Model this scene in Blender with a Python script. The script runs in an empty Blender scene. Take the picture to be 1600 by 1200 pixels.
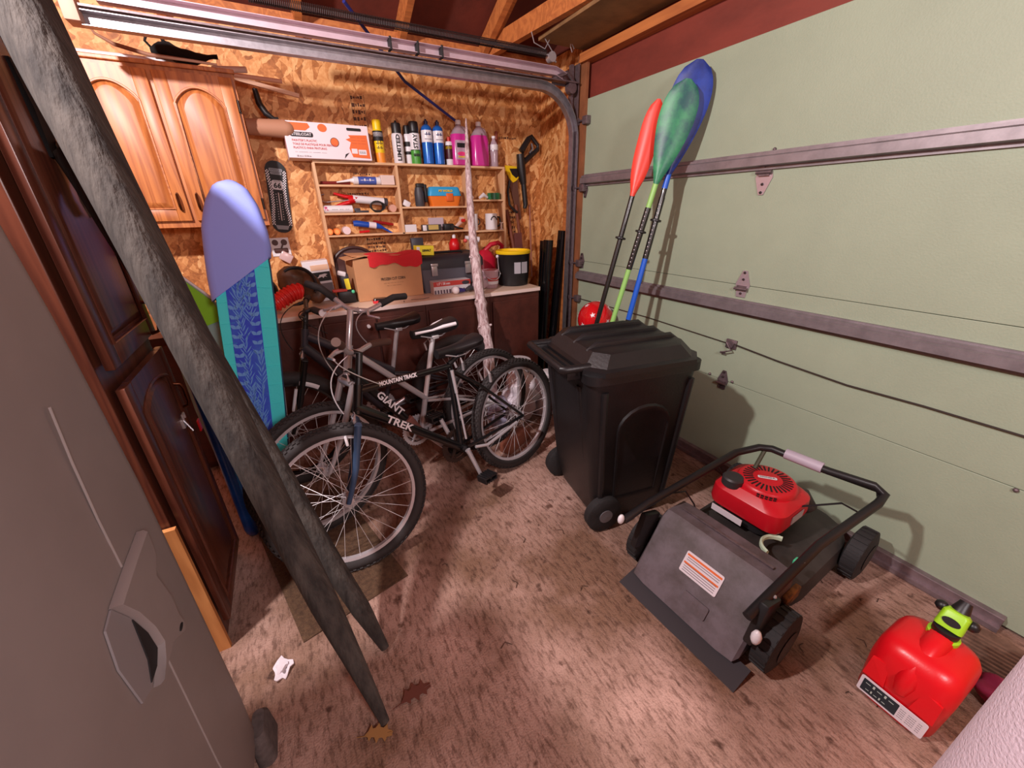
import bpy, bmesh, math, random
from mathutils import Vector, Matrix, Euler, noise
PI = math.pi
random.seed(7)
SC = bpy.context.scene
COL = SC.collection

# ------------------------------------------------------------------ camera
cam_d = bpy.data.cameras.new('camera')
cam = bpy.data.objects.new('camera', cam_d)
COL.objects.link(cam)
SC.camera = cam
F = 610.92
cam_d.sensor_fit = 'HORIZONTAL'; cam_d.sensor_width = 36; cam_d.lens = F / 1600 * 36
cam_d.clip_start = 0.02
_n = lambda v: Vector(v).normalized()
cy = _n((430 - 800, 335 - 600, F)); cx = _n((2020 - 800, 305 - 600, F)); cz = cy.cross(cx).normalized()
if cz.y > 0: cz = -cz
R = Matrix((cx, cy, cz))
right = R @ Vector((1, 0, 0)); up = R @ Vector((0, -1, 0)); back = R @ Vector((0, 0, -1))
M = Matrix((right, up, back)).transposed().to_4x4()
M.translation = Vector((0, 0, 1.46))
cam.matrix_world = M

# ------------------------------------------------------------------ light and exposure
SC.view_settings.view_transform = 'Standard'
SC.view_settings.look = 'None'
SC.view_settings.exposure = 0.0
SC.view_settings.gamma = 1
w = bpy.data.worlds.new('world'); SC.world = w; w.use_nodes = True
w.node_tree.nodes['Background'].inputs[0].default_value = (0.9, 0.85, 0.95, 1)
w.node_tree.nodes['Background'].inputs[1].default_value = 0.3

def lamp(name, loc, power, col, r):
    d = bpy.data.lights.new(name, 'POINT'); d.energy = power; d.color = col; d.shadow_soft_size = r
    o = bpy.data.objects.new(name, d); COL.objects.link(o); o.location = loc
    return o
lamp('ceiling_bulb', (-0.95, 1.0, 2.62), 285, (1.0, 0.91, 0.91), 0.05)
lamp('ceiling_bulb', (0.45, -1.1, 2.0), 122, (1.0, 0.90, 0.92), 0.18)

# ------------------------------------------------------------------ materials
def lin(c):
    o = []
    for v in c:
        v /= 255.0
        o.append(v / 12.92 if v <= 0.04045 else ((v + 0.055) / 1.055) ** 2.4)
    return tuple(o) + (1,)
MATS = {}
def pm(name, col, rough=0.5, metal=0.0, var=0.0, scale=8.0, bump=0.0, bscale=60.0, stretch=(1, 1, 1), col2=None, spec=0.5, coat=0, trans=0, alpha=1, gen=True):
    if name in MATS: return MATS[name]
    m = bpy.data.materials.new(name); m.use_nodes = True
    nt = m.node_tree; b = nt.nodes['Principled BSDF']
    b.inputs['Base Color'].default_value = lin(col)
    b.inputs['Roughness'].default_value = rough; b.inputs['Metallic'].default_value = metal
    b.inputs['Specular IOR Level'].default_value = spec
    b.inputs['Coat Weight'].default_value = coat
    b.inputs['Transmission Weight'].default_value = trans
    b.inputs['Alpha'].default_value = alpha
    tc = nt.nodes.new('ShaderNodeTexCoord'); mp = nt.nodes.new('ShaderNodeMapping')
    mp.inputs['Scale'].default_value = stretch
    nt.links.new(tc.outputs['Object'], mp.inputs[0])
    if var > 0 or col2:
        n = nt.nodes.new('ShaderNodeTexNoise'); n.inputs['Scale'].default_value = scale; n.inputs['Detail'].default_value = 6
        n.inputs['Roughness'].default_value = 0.65
        nt.links.new(mp.outputs[0], n.inputs['Vector'])
        r = nt.nodes.new('ShaderNodeValToRGB'); nt.links.new(n.outputs[0], r.inputs[0])
        c = lin(col)
        lo = lin(col2) if col2 else tuple(x * (1 - var) for x in c[:3]) + (1,)
        r.color_ramp.elements[0].position = 0.36; r.color_ramp.elements[1].position = 0.62
        r.color_ramp.elements[0].color = lo; r.color_ramp.elements[1].color = c
        nt.links.new(r.outputs[0], b.inputs['Base Color'])
    if bump > 0:
        n2 = nt.nodes.new('ShaderNodeTexNoise'); n2.inputs['Scale'].default_value = bscale; n2.inputs['Detail'].default_value = 4
        nt.links.new(mp.outputs[0], n2.inputs['Vector'])
        bp = nt.nodes.new('ShaderNodeBump'); bp.inputs['Strength'].default_value = bump; bp.inputs['Distance'].default_value = 0.01
        nt.links.new(n2.outputs[0], bp.inputs['Height']); nt.links.new(bp.outputs[0], b.inputs['Normal'])
    MATS[name] = m
    return m

def wood(name, c1, c2, axis='Z', scale=9, rough=0.45, c3=None, fine=0.25):
    m = bpy.data.materials.new(name); m.use_nodes = True; nt = m.node_tree; b = nt.nodes['Principled BSDF']
    b.inputs['Roughness'].default_value = rough
    tc = nt.nodes.new('ShaderNodeTexCoord'); mp = nt.nodes.new('ShaderNodeMapping')
    s = {'X': (0.09, 1, 1), 'Y': (1, 0.09, 1), 'Z': (1, 1, 0.09)}[axis]
    mp.inputs['Scale'].default_value = s
    nt.links.new(tc.outputs['Object'], mp.inputs[0])
    n = nt.nodes.new('ShaderNodeTexNoise'); n.inputs['Scale'].default_value = scale; n.inputs['Detail'].default_value = 3
    n.inputs['Distortion'].default_value = 0.6
    nt.links.new(mp.outputs[0], n.inputs['Vector'])
    mul = nt.nodes.new('ShaderNodeMath'); mul.operation = 'MULTIPLY'; mul.inputs[1].default_value = 9
    nt.links.new(n.outputs[0], mul.inputs[0])
    fr = nt.nodes.new('ShaderNodeMath'); fr.operation = 'PINGPONG'; fr.inputs[1].default_value = 0.5
    nt.links.new(mul.outputs[0], fr.inputs[0])
    n2 = nt.nodes.new('ShaderNodeTexNoise'); n2.inputs['Scale'].default_value = scale * 14; n2.inputs['Detail'].default_value = 3
    nt.links.new(mp.outputs[0], n2.inputs['Vector'])
    ad = nt.nodes.new('ShaderNodeMath'); ad.operation = 'MULTIPLY_ADD'; ad.inputs[1].default_value = fine * 2
    nt.links.new(n2.outputs[0], ad.inputs[0]); nt.links.new(fr.outputs[0], ad.inputs[2])
    r = nt.nodes.new('ShaderNodeValToRGB'); nt.links.new(ad.outputs[0], r.inputs[0])
    r.color_ramp.elements[0].position = 0.1; r.color_ramp.elements[1].position = 0.75
    r.color_ramp.elements[0].color = lin(c2); r.color_ramp.elements[1].color = lin(c1)
    nt.links.new(r.outputs[0], b.inputs['Base Color'])
    MATS[name] = m
    return m

def osb_material(name, cols, swap):
    # oriented strand board: flakes of three directions, each flake its own tone
    m = bpy.data.materials.new(name); m.use_nodes = True; nt = m.node_tree; b = nt.nodes['Principled BSDF']
    b.inputs['Roughness'].default_value = 0.6
    tc = nt.nodes.new('ShaderNodeTexCoord')
    nz = nt.nodes.new('ShaderNodeTexNoise'); nz.inputs['Scale'].default_value = 9; nz.inputs['Detail'].default_value = 3
    nt.links.new(tc.outputs['Object'], nz.inputs['Vector'])
    sub = nt.nodes.new('ShaderNodeVectorMath'); sub.operation = 'MULTIPLY_ADD'
    sub.inputs[1].default_value = (0.06, 0.06, 0.06); nt.links.new(nz.outputs['Color'], sub.inputs[0]); nt.links.new(tc.outputs['Object'], sub.inputs[2])
    layers = []
    for k, (ang, sc) in enumerate(((1.25, (11, 32)), (0.75, (12, 36)), (1.95, (11, 30)))):
        mp = nt.nodes.new('ShaderNodeMapping')
        mr = nt.nodes.new('ShaderNodeMapping')
        if swap:   # wall lies in the YZ plane
            mr.inputs['Rotation'].default_value = (ang, 0, 0); mp.inputs['Scale'].default_value = (1, sc[0], sc[1])
        else:
            mr.inputs['Rotation'].default_value = (0, ang, 0); mp.inputs['Scale'].default_value = (sc[0], 1, sc[1])
        nt.links.new(sub.outputs[0], mr.inputs[0]); nt.links.new(mr.outputs[0], mp.inputs[0])
        v = nt.nodes.new('ShaderNodeTexVoronoi'); v.inputs['Scale'].default_value = 1.0
        nt.links.new(mp.outputs[0], v.inputs['Vector'])
        sp = nt.nodes.new('ShaderNodeSeparateColor'); nt.links.new(v.outputs['Color'], sp.inputs[0])
        layers.append((sp, v))
    # choose layer by the blue of layer 0
    def mixv(fac, a, bb):
        mx = nt.nodes.new('ShaderNodeMix'); mx.data_type = 'FLOAT'
        nt.links.new(fac, mx.inputs[0]); nt.links.new(a, mx.inputs[2]); nt.links.new(bb, mx.inputs[3]); return mx.outputs[0]
    st = []
    for k in (0, 1):
        g = nt.nodes.new('ShaderNodeMath'); g.operation = 'GREATER_THAN'; g.inputs[1].default_value = 0.55
        nt.links.new(layers[k][0].outputs[2], g.inputs[0]); st.append(g.outputs[0])
    v01 = mixv(st[0], layers[1][0].outputs[0], layers[0][0].outputs[0])
    v012 = mixv(st[1], v01, layers[2][0].outputs[0])
    nf = nt.nodes.new('ShaderNodeTexNoise'); nf.inputs['Scale'].default_value = 70; nf.inputs['Detail'].default_value = 4
    nt.links.new(sub.outputs[0], nf.inputs['Vector'])
    av = nt.nodes.new('ShaderNodeMath'); av.operation = 'MULTIPLY_ADD'; av.inputs[1].default_value = 0.5
    nt.links.new(nf.outputs[0], av.inputs[0])
    ml = nt.nodes.new('ShaderNodeMath'); ml.operation = 'MULTIPLY'; ml.inputs[1].default_value = 0.55
    nt.links.new(v012, ml.inputs[0]); nt.links.new(ml.outputs[0], av.inputs[2])
    r = nt.nodes.new('ShaderNodeValToRGB'); nt.links.new(av.outputs[0], r.inputs[0])
    r.color_ramp.elements[0].position = 0.15; r.color_ramp.elements[0].color = lin(cols[0])
    r.color_ramp.elements[1].position = 0.85; r.color_ramp.elements[1].color = lin(cols[3])
    for p, c in ((0.38, cols[1]), (0.6, cols[2])):
        e = r.color_ramp.elements.new(p); e.color = lin(c)
    nt.links.new(r.outputs[0], b.inputs['Base Color'])
    bp = nt.nodes.new('ShaderNodeBump'); bp.inputs['Strength'].default_value = 0.35; bp.inputs['Distance'].default_value = 0.004
    nt.links.new(av.outputs[0], bp.inputs['Height']); nt.links.new(bp.outputs[0], b.inputs['Normal'])
    return m

def floor_material():
    m = bpy.data.materials.new('broomed_concrete'); m.use_nodes = True; nt = m.node_tree; b = nt.nodes['Principled BSDF']
    b.inputs['Roughness'].default_value = 0.75
    tc = nt.nodes.new('ShaderNodeTexCoord')
    def noi(scale, detail, stretch, rough=0.6):
        mp = nt.nodes.new('ShaderNodeMapping'); mp.inputs['Scale'].default_value = stretch; mp.inputs['Rotation'].default_value = (0, 0, 0.12)
        nt.links.new(tc.outputs['Object'], mp.inputs[0])
        n = nt.nodes.new('ShaderNodeTexNoise'); n.inputs['Scale'].default_value = scale; n.inputs['Detail'].default_value = detail; n.inputs['Roughness'].default_value = rough
        nt.links.new(mp.outputs[0], n.inputs['Vector']); return n
    def ramp(src, p0, c0, p1, c1):
        r = nt.nodes.new('ShaderNodeValToRGB'); nt.links.new(src, r.inputs[0])
        r.color_ramp.elements[0].position = p0; r.color_ramp.elements[1].position = p1
        r.color_ramp.elements[0].color = c0; r.color_ramp.elements[1].color = c1; return r
    big = noi(1.5, 5, (1, 1, 1)); streak = noi(34, 4, (2.0, 0.5, 1), 0.7); grit = noi(170, 2, (1, 1, 1))
    base = ramp(big.outputs[0], 0.40, lin((128, 94, 74)), 0.62, lin((198, 160, 146)))
    st = ramp(streak.outputs[0], 0.36, (0.30, 0.22, 0.18, 1), 0.52, (1, 1, 1, 1))
    gr = ramp(grit.outputs[0], 0.3, (0.55, 0.5, 0.48, 1), 0.5, (1, 1, 1, 1))
    spots = noi(16, 3, (1, 1, 1), 0.5)
    sp = ramp(spots.outputs[0], 0.27, (0.25, 0.17, 0.13, 1), 0.36, (1, 1, 1, 1))
    prev = base.outputs[0]
    for rr_, f in ((st, 0.75), (gr, 0.6), (sp, 0.9)):
        mx = nt.nodes.new('ShaderNodeMix'); mx.data_type = 'RGBA'; mx.blend_type = 'MULTIPLY'; mx.inputs[0].default_value = f
        nt.links.new(prev, mx.inputs[6]); nt.links.new(rr_.outputs[0], mx.inputs[7]); prev = mx.outputs[2]
    nt.links.new(prev, b.inputs['Base Color'])
    ad = nt.nodes.new('ShaderNodeMath'); ad.operation = 'ADD'; nt.links.new(streak.outputs[0], ad.inputs[0]); nt.links.new(grit.outputs[0], ad.inputs[1])
    bp = nt.nodes.new('ShaderNodeBump'); bp.inputs['Strength'].default_value = 0.6; bp.inputs['Distance'].default_value = 0.006
    nt.links.new(ad.outputs[0], bp.inputs['Height']); nt.links.new(bp.outputs[0], b.inputs['Normal'])
    return m

black = pm('black_plastic', (26, 24, 26), 0.42)
black_r = pm('black_rubber', (34, 31, 32), 0.75, bump=0.2)
black_m = pm('black_paint', (16, 16, 18), 0.3, coat=0.4)
steel = pm('brushed_steel', (194, 188, 192), 0.3, 0.55)
galv = pm('galvanised_steel', (178, 172, 178), 0.42, 0.85, var=0.25, scale=25)
dull = pm('dull_steel', (135, 118, 122), 0.5, 0.7, var=0.35, scale=40)
white = pm('white_plastic', (232, 224, 228), 0.4)
white_p = pm('white_paper', (226, 214, 220), 0.6)
red = pm('red_plastic', (205, 18, 26), 0.35)
yellow = pm('yellow_plastic', (240, 200, 20), 0.4)
blue = pm('blue_plastic', (24, 74, 170), 0.35)
lime = pm('lime_plastic', (160, 215, 40), 0.4)
orange = pm('orange_plastic', (238, 120, 35), 0.4)
grey = pm('grey_plastic', (110, 108, 114), 0.5)
bronze = pm('bronze_metal', (92, 52, 34), 0.3, 0.9)
ink = pm('black_ink', (24, 20, 22), 0.6)
oak = wood('oak_orange', (204, 126, 68), (158, 84, 42), 'Z', 7, 0.4)
oak_h = wood('oak_orange_across', (206, 128, 70), (158, 84, 42), 'X', 7, 0.4)
brownwood = wood('dark_stained_wood', (104, 56, 40), (70, 34, 26), 'Z', 7, 0.3)
pine = wood('pale_pine', (228, 186, 146), (206, 156, 112), 'X', 5, 0.6)
pine_v = wood('pale_pine_upright', (226, 182, 140), (204, 152, 108), 'Z', 5, 0.6)
joist = wood('joist_wood', (198, 120, 62), (160, 88, 44), 'Y', 6, 0.65)
benchwood = pm('dark_brown_cabinet', (86, 40, 30), 0.5, var=0.35, scale=10, bump=0.1)

# ------------------------------------------------------------------ mesh builder
class MB:
    def __init__(s): s.bm = bmesh.new()
    def _add(s, verts, faces, mtx=None):
        vs = [s.bm.verts.new(mtx @ Vector(v) if mtx else v) for v in verts]
        for f in faces:
            try: s.bm.faces.new([vs[i] for i in f])
            except ValueError: pass
        return s
    def box(s, c, d, rot=None, bev=0.0):
        t = bmesh.new(); bmesh.ops.create_cube(t, size=1)
        bmesh.ops.scale(t, vec=d, verts=t.verts)
        if bev > 0: bmesh.ops.bevel(t, geom=list(t.edges), offset=min(bev, min(d) * 0.45), segments=2, profile=0.5, affect='EDGES')
        m = Matrix.Translation(c)
        if rot is not None: m = m @ (Euler(rot).to_matrix().to_4x4() if not isinstance(rot, Matrix) else rot.to_4x4())
        vm = {}
        for v in t.verts: vm[v] = s.bm.verts.new(m @ v.co)
        for f in t.faces: s.bm.faces.new([vm[v] for v in f.verts])
        t.free(); return s
    def loft(s, rings, cap=True, closed=True, cyc=False):
        n = len(rings[0]); vr = [[s.bm.verts.new(p) for p in r] for r in rings]
        m = len(vr)
        for i in range(m if cyc else m - 1):
            a, b = vr[i], vr[(i + 1) % m]
            for j in range(n if closed else n - 1):
                k = (j + 1) % n
                try: s.bm.faces.new((a[j], a[k], b[k], b[j]))
                except ValueError: pass
        if cap and closed and not cyc:
            for r, rev in ((vr[0], True), (vr[-1], False)):
                try: s.bm.faces.new(list(reversed(r)) if rev else r)
                except ValueError: pass
        return s
    def tube(s, pts, r, seg=10, closed=False, cap=True, flat=1.0, upv=None):
        pts = [Vector(p) for p in pts]; n = len(pts)
        rs = r if isinstance(r, (list, tuple)) else [r] * n
        rings = []; prev = None
        for i, p in enumerate(pts):
            a = pts[(i - 1) % n] if (closed or i > 0) else p
            b = pts[(i + 1) % n] if (closed or i < n - 1) else p
            t = (b - a).normalized()
            if prev is None:
                u = Vector(upv) if upv else (Vector((0, 0, 1)) if abs(t.z) < 0.9 else Vector((1, 0, 0)))
                u = (u - t * u.dot(t)).normalized()
            else:
                u = (prev - t * prev.dot(t)).normalized()
            prev = u; v = t.cross(u)
            rings.append([p + (u * math.cos(q) + v * math.sin(q) * flat) * rs[i] for q in [2 * PI * j / seg for j in range(seg)]])
        return s.loft(rings, cap=cap, cyc=closed)
    def cyl(s, a, b, r, r2=None, seg=16): return s.tube([a, b], [r, r if r2 is None else r2], seg)
    def lathe(s, prof, c=(0, 0, 0), seg=24, mtx=None, sx=1, sy=1):
        rings = []
        for r, z in prof:
            ring = [Vector((c[0] + r * sx * math.cos(2 * PI * j / seg), c[1] + r * sy * math.sin(2 * PI * j / seg), c[2] + z)) for j in range(seg)]
            if mtx: ring = [mtx @ p for p in ring]
            rings.append(ring)
        return s.loft(rings)
    def prism(s, poly, h0, h1, mtx=None):
        mtx = mtx or Matrix.Identity(4)
        return s.loft([[mtx @ Vector((x, y, h0)) for x, y in poly], [mtx @ Vector((x, y, h1)) for x, y in poly]])
    def ball(s, c, r, seg=20, sc=(1, 1, 1)):
        n = seg // 2
        return s.loft([[Vector((c[0] + r * sc[0] * math.sin(PI * i / n) * math.cos(2 * PI * j / seg), c[1] + r * sc[1] * math.sin(PI * i / n) * math.sin(2 * PI * j / seg), c[2] - r * sc[2] * math.cos(PI * i / n))) for j in range(seg)] for i in [0.02] + list(range(1, n)) + [n - 0.02]])
    def build(s, name, m, parent=None, smooth=38, loc=None, mtx=None):
        bmesh.ops.recalc_face_normals(s.bm, faces=s.bm.faces)
        me = bpy.data.meshes.new(name); s.bm.to_mesh(me); s.bm.free()
        me.materials.append(m)
        for p in me.polygons: p.use_smooth = smooth > 0
        if smooth: me.set_sharp_from_angle(angle=math.radians(smooth))
        o = bpy.data.objects.new(name, me); COL.objects.link(o)
        if parent: o.parent = parent
        if loc: o.location = loc
        if mtx: o.matrix_local = mtx
        return o
def rr(wd, dp, rad, n=5, cx=0, cy=0):
    rad = min(rad, wd / 2 - 1e-4, dp / 2 - 1e-4); out = []
    for (sx, sy, a0) in ((1, 1, 0), (-1, 1, PI / 2), (-1, -1, PI), (1, -1, 3 * PI / 2)):
        for k in range(n + 1):
            a = a0 + PI / 2 * k / n
            out.append((cx + sx * (wd / 2 - rad) + rad * math.cos(a), cy + sy * (dp / 2 - rad) + rad * math.sin(a)))
    return out
def rbox(mb, secs, mtx=None):   # secs: (z, width, depth, radius, cx, cy)
    mtx = mtx or Matrix.Identity(4)
    return mb.loft([[mtx @ Vector((x, y, q[0])) for x, y in rr(q[1], q[2], q[3], 5, *(q[4:6] if len(q) > 4 else (0, 0)))] for q in secs])
def frame_to(o, xd, yd):
    xd = Vector(xd).normalized(); yd = Vector(yd); yd = (yd - xd * yd.dot(xd)).normalized(); zd = xd.cross(yd)
    m = Matrix((xd, yd, zd)).transposed().to_4x4(); m.translation = Vector(o); return m
def T(x, y, z): return Matrix.Translation((x, y, z))
def RX(a): return Matrix.Rotation(a, 4, 'X')
def RY(a): return Matrix.Rotation(a, 4, 'Y')
def RZ(a): return Matrix.Rotation(a, 4, 'Z')
FRONT = RX(PI / 2)      # text plane facing -Y, reading along +X
def thing(name, label, cat, loc=(0, 0, 0), rot=(0, 0, 0), group=None):
    o = bpy.data.objects.new(name, None); COL.objects.link(o); o.location = loc; o.rotation_euler = rot
    o.empty_display_size = 0.05; o['label'] = label; o['category'] = cat
    if group: o['group'] = group
    return o
def tag(o, label, cat, group=None):
    o['label'] = label; o['category'] = cat
    if group: o['group'] = group
    return o
def struct(o): o['kind'] = 'structure'; return o
def text(body, size, m, parent, mtx, name='lettering', width=None, ext=0.0004, bold=0.0):
    cu = bpy.data.curves.new('t', 'FONT'); cu.body = body; cu.size = size; cu.extrude = ext; cu.align_x = 'CENTER'; cu.align_y = 'CENTER'
    cu.offset = bold; cu.resolution_u = 2
    t = bpy.data.objects.new('t', cu); COL.objects.link(t)
    bpy.context.view_layer.update()
    me = bpy.data.meshes.new_from_object(t.evaluated_get(bpy.context.evaluated_depsgraph_get()))
    bpy.data.objects.remove(t); bpy.data.curves.remove(cu)
    me.name = name; me.materials.clear(); me.materials.append(m)
    if width and len(me.vertices):
        xs = [v.co.x for v in me.vertices]; k = width / (max(xs) - min(xs))
        for v in me.vertices: v.co.x *= k
    o = bpy.data.objects.new(name, me); COL.objects.link(o); o.parent = parent; o.matrix_local = mtx
    return o
def copy_tree(o, parent=None):
    c = o.copy(); COL.objects.link(c)
    if parent: c.parent = parent
    for ch in list(o.children): copy_tree(ch, c)
    return c

# ================================================================== THE ROOM
BY = 3.25      # back wall plane
struct(MB().box((-0.6, 0.4, -0.05), (7.4, 8.4, 0.1)).build('floor', floor_material(), smooth=0))
osb_b = osb_material('osb_back', ((138, 78, 34), (190, 120, 62), (222, 156, 94), (240, 188, 128)), False)
osb_s = osb_material('osb_side', ((138, 78, 34), (190, 120, 62), (222, 156, 94), (240, 188, 128)), True)
struct(MB().box((-0.6, BY + 0.03, 1.26), (7.4, 0.06, 2.52)).build('wall_back', osb_b, smooth=0))
struct(MB().box((2.12, 2.95, 1.25), (0.06, 0.6, 2.5)).build('wall_right', osb_s, smooth=0))
struct(MB().box((2.12, -2.0, 1.25), (0.06, 3.6, 2.5)).build('wall_front', osb_s, smooth=0))
struct(MB().box((-4.0, 0.4, 2.1), (0.06, 8.4, 4.2)).build('wall_left', osb_s, smooth=0))
struct(MB().box((-0.6, -3.7, 1.3), (7.4, 0.06, 2.6)).build('wall_rear', osb_b, smooth=0))
redply = pm('reddish_plywood', (128, 52, 38), 0.65, var=0.3, scale=5, bump=0.35, bscale=14, stretch=(1, 0.4, 1))
struct(MB().box((2.095, 0.75, 2.30), (0.05, 3.9, 0.42)).build('trim_1', redply, smooth=0))                      # header above the door
struct(MB().box((2.04, 0.8, 2.375), (0.09, 3.66, 0.05)).build('trim_2', joist, smooth=0))                       # plate on the header
sheath = pm('roof_sheathing', (112, 46, 32), 0.8, var=0.35, scale=3, bump=0.2, bscale=20)
mb = MB(); mb.loft([[Vector((x, y, z)) for y, z in ((3.4, 2.46), (-0.2, 4.1), (-3.8, 2.46), (-3.8, 2.52), (-0.2, 4.16), (3.4, 2.52))] for x in (-4.3, 2.6)]); struct(mb.build('ceiling', sheath, smooth=0))
struct(MB().box((2.16, -0.2, 3.32), (0.04, 7.2, 1.7)).build('wall_gable', sheath, smooth=0))
struct(MB().box((1.86, 1.0, 2.44), (0.36, 3.3, 0.02)).build('trim_3', pm('soffit_plywood', (150, 112, 72), 0.7, var=0.35, scale=6), smooth=0))
def beam(n, a, b, wd, ht, m=joist):
    a, b = Vector(a), Vector(b); fr = frame_to((a + b) / 2, b - a, Vector((0, 0, 1)).cross(b - a) if abs((b - a).normalized().z) < .95 else (0, 1, 0))
    o = MB().box((0, 0, 0), ((b - a).length, wd, ht)).build('trim_%d' % n, m, smooth=0); o.matrix_world = fr; return struct(o)
beam(4, (1.56, 3.2, 2.50), (1.86, 0.4, 2.50), 0.045, 0.10)
beam(5, (1.52, 3.1, 2.50), (1.52, 2.2, 2.90), 0.04, 0.09)
beam(12, (-4.0, 3.2, 2.49), (2.1, 3.2, 2.49), 0.09, 0.05)
beam(13, (1.56, 3.25, 2.47), (1.56, 0.2, 3.86), 0.04, 0.12)
beam(6, (0.95, 3.25, 2.47), (0.95, 0.2, 3.86), 0.04, 0.12)
beam(7, (0.35, 3.25, 2.47), (0.35, 0.2, 3.86), 0.04, 0.12)
beam(8, (-0.3, 3.25, 2.47), (-0.3, 0.2, 3.86), 0.04, 0.12)
beam(9, (-0.9, 3.25, 2.47), (-0.9, 0.2, 3.86), 0.04, 0.12)
beam(10, (2.045, 2.72, 0), (2.045, 2.72, 2.35), 0.09, 0.09, joist)     # jamb stud
mb = MB(); mb.box((2.03, 2.625, 1.2), (0.02, 0.10, 2.4)); struct(mb.build('trim_11', pm('jamb_wood', (150, 92, 58), 0.6, var=.3), smooth=0))
# ink stamps printed on the wall
def stamp(x, z, wd, ht, rows):
    s = MB(); y = BY - 0.001
    for r in range(rows):
        zz = z + ht * (0.5 - (r + .5) / rows); xx = x - wd / 2
        while xx < x + wd / 2 - .008:
            l = random.uniform(.006, .02); s.box((xx + l / 2, y, zz + random.uniform(-.003, .003)), (l, .001, ht / rows * random.uniform(.25, .6))); xx += l + random.uniform(.003, .008)
    for dx in (-wd / 2, wd / 2): s.box((x + dx, y, z), (.002, .001, ht))
    return s
s_ = stamp(0.64, 2.08, 0.085, 0.20, 5)
for a in ((0.625, 1.235, .13, .11, 4), (1.78, 1.99, .16, .03, 1), (1.80, 1.36, .07, .2, 5), (0.6, 1.71, .12, .02, 1), (0.55, 1.585, .14, .02, 1)):
    t_ = stamp(*a); me_ = bpy.data.meshes.new('x'); t_.bm.to_mesh(me_); s_.bm.from_mesh(me_)
wall_back = bpy.data.objects['wall_back']
s_.build('ink_stamp', pm('stamp_ink', (86, 48, 30), 0.7), wall_back, smooth=0)

# ------------------------------------------------------------------ overhead door
door = struct(bpy.data.objects.new('door_1', None)); COL.objects.link(door); door.location = (2.04, 1.21, 0)
dgreen = pm('pale_green_paint', (160, 172, 148), 0.55, var=0.08, scale=2.5, bump=0.12, bscale=140)
for k in range(4):
    MB().box((0.02, 0, 0.017 + 0.533 * (k + .5)), (0.04, 2.76, 0.531), bev=0.002).build('door_panel', dgreen, door, smooth=0)
for z in (1.648, 0.972):
    s = MB()   # ribbed strut
    prof = [(0, -.038), (-.012, -.038), (-.012, -.026), (-.045, -.02), (-.045, .014), (-.034, .02), (-.034, .030), (-.012, .030), (-.012, .038), (0, .038)]
    s.loft([[Vector((x, y, z + h)) for x, h in prof] for y in (-1.37, 1.355)])
    s.build('door_strut', pm('strut_steel', (152, 142, 146), 0.45, 0.55, var=.25, scale=14), door, smooth=0)
s = MB(); s.box((-.014, -0.02, .035), (.03, 2.44, .055), bev=.003); s.box((-.03, -0.02, .014), (.03, 2.44, .02))
s.build('bottom_rail', pm('aluminium_rail', (150, 132, 136), 0.5, 0.6, var=.3, scale=20), door, smooth=0)
def hinge(y, z, flip=1, sc=1.0, m=None):
    h = MB(); f = flip
    poly = [(-.034, -.004), (.034, -.004), (.040, .022), (.012, .095), (-.012, .095), (-.040, .022)]
    h.prism([(a * sc, -f * b * sc) for a, b in poly], 0, .004, frame_to((-.002, y, z), (0, -1, 0), (0, 0, 1)))
    h.prism([(a * sc, f * b * sc) for a, b in [(-.03, 0), (.03, 0), (.026, .045), (-.026, .045)]], 0, .004, frame_to((-.002, y, z), (0, -1, 0), (0, 0, 1)))
    o = h.build('hinge', m or pm('hinge_steel', (206, 190, 198), 0.4, 0.7), door)
    p = MB(); p.cyl((-.016, y - .036 * sc, z), (-.016, y + .036 * sc, z), .008 * sc); p.box((-.01, y, z - f * .01), (.012, .05 * sc, .012))
    p.build('hinge_pin', dull, o)
    b = MB()
    for dz in (-f * .05, -f * .085, f * .025): b.ball((-.010, y, z + dz * sc), .006, 10)
    b.build('bolt', pm('dark_bolt', (60, 48, 48), .5, .6), o)
    return o
hinge(0.02, 1.600, 1); hinge(0.01, 1.066, -1, .95); hinge(0.005, 0.533, -1, .8, dull)
hinge(1.335, 1.600, 1, .7, dull); hinge(1.335, 1.066, -1, .8, dull)
for z in (2.02, 1.60, 1.066, 0.79):
    s = MB(); s.box((-.02, 1.345, z), (.04, .05, .05), bev=.004); s.cyl((-.035, 1.33, z), (-.035, 1.43, z), .006); s.cyl((-.035, 1.415, z), (-.035, 1.435, z), .022)
    s.build('roller_bracket', dull, door)
s = MB(); s.box((-.006, .0, .768), (.012, .06, .05), bev=.003); s.cyl((-.02, 0, .768), (-.0, 0, .768), .02); s.tube([(-.02, .02, .775), (-.03, -.02, .74), (-.03, .035, .715)], .005); s.box((-.02, .03, .712), (.008, .03, .01))
s.build('lock_latch', dull, door)
s = MB(); s.tube([(-.012, .0, .775), (-.012, -.25, .752), (-.012, -.55, .735), (-.012, -.8, .742), (-.012, -1.1, .74)], .0035, 6)
s.tube([(-.012, .03, .77), (-.012, .6, .79), (-.012, 1.33, .79)], .0025, 6)
s.build('lock_cable', pm('cable_dark', (70, 62, 58), .6, .4), door)
s = MB()
for y, z in ((.09, .56), (-.05, .56), (-1.10, .545), (.0, 1.69)): s.ball((-.004, y, z), .008, 10)
s.build('bolt', dull, door)

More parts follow.
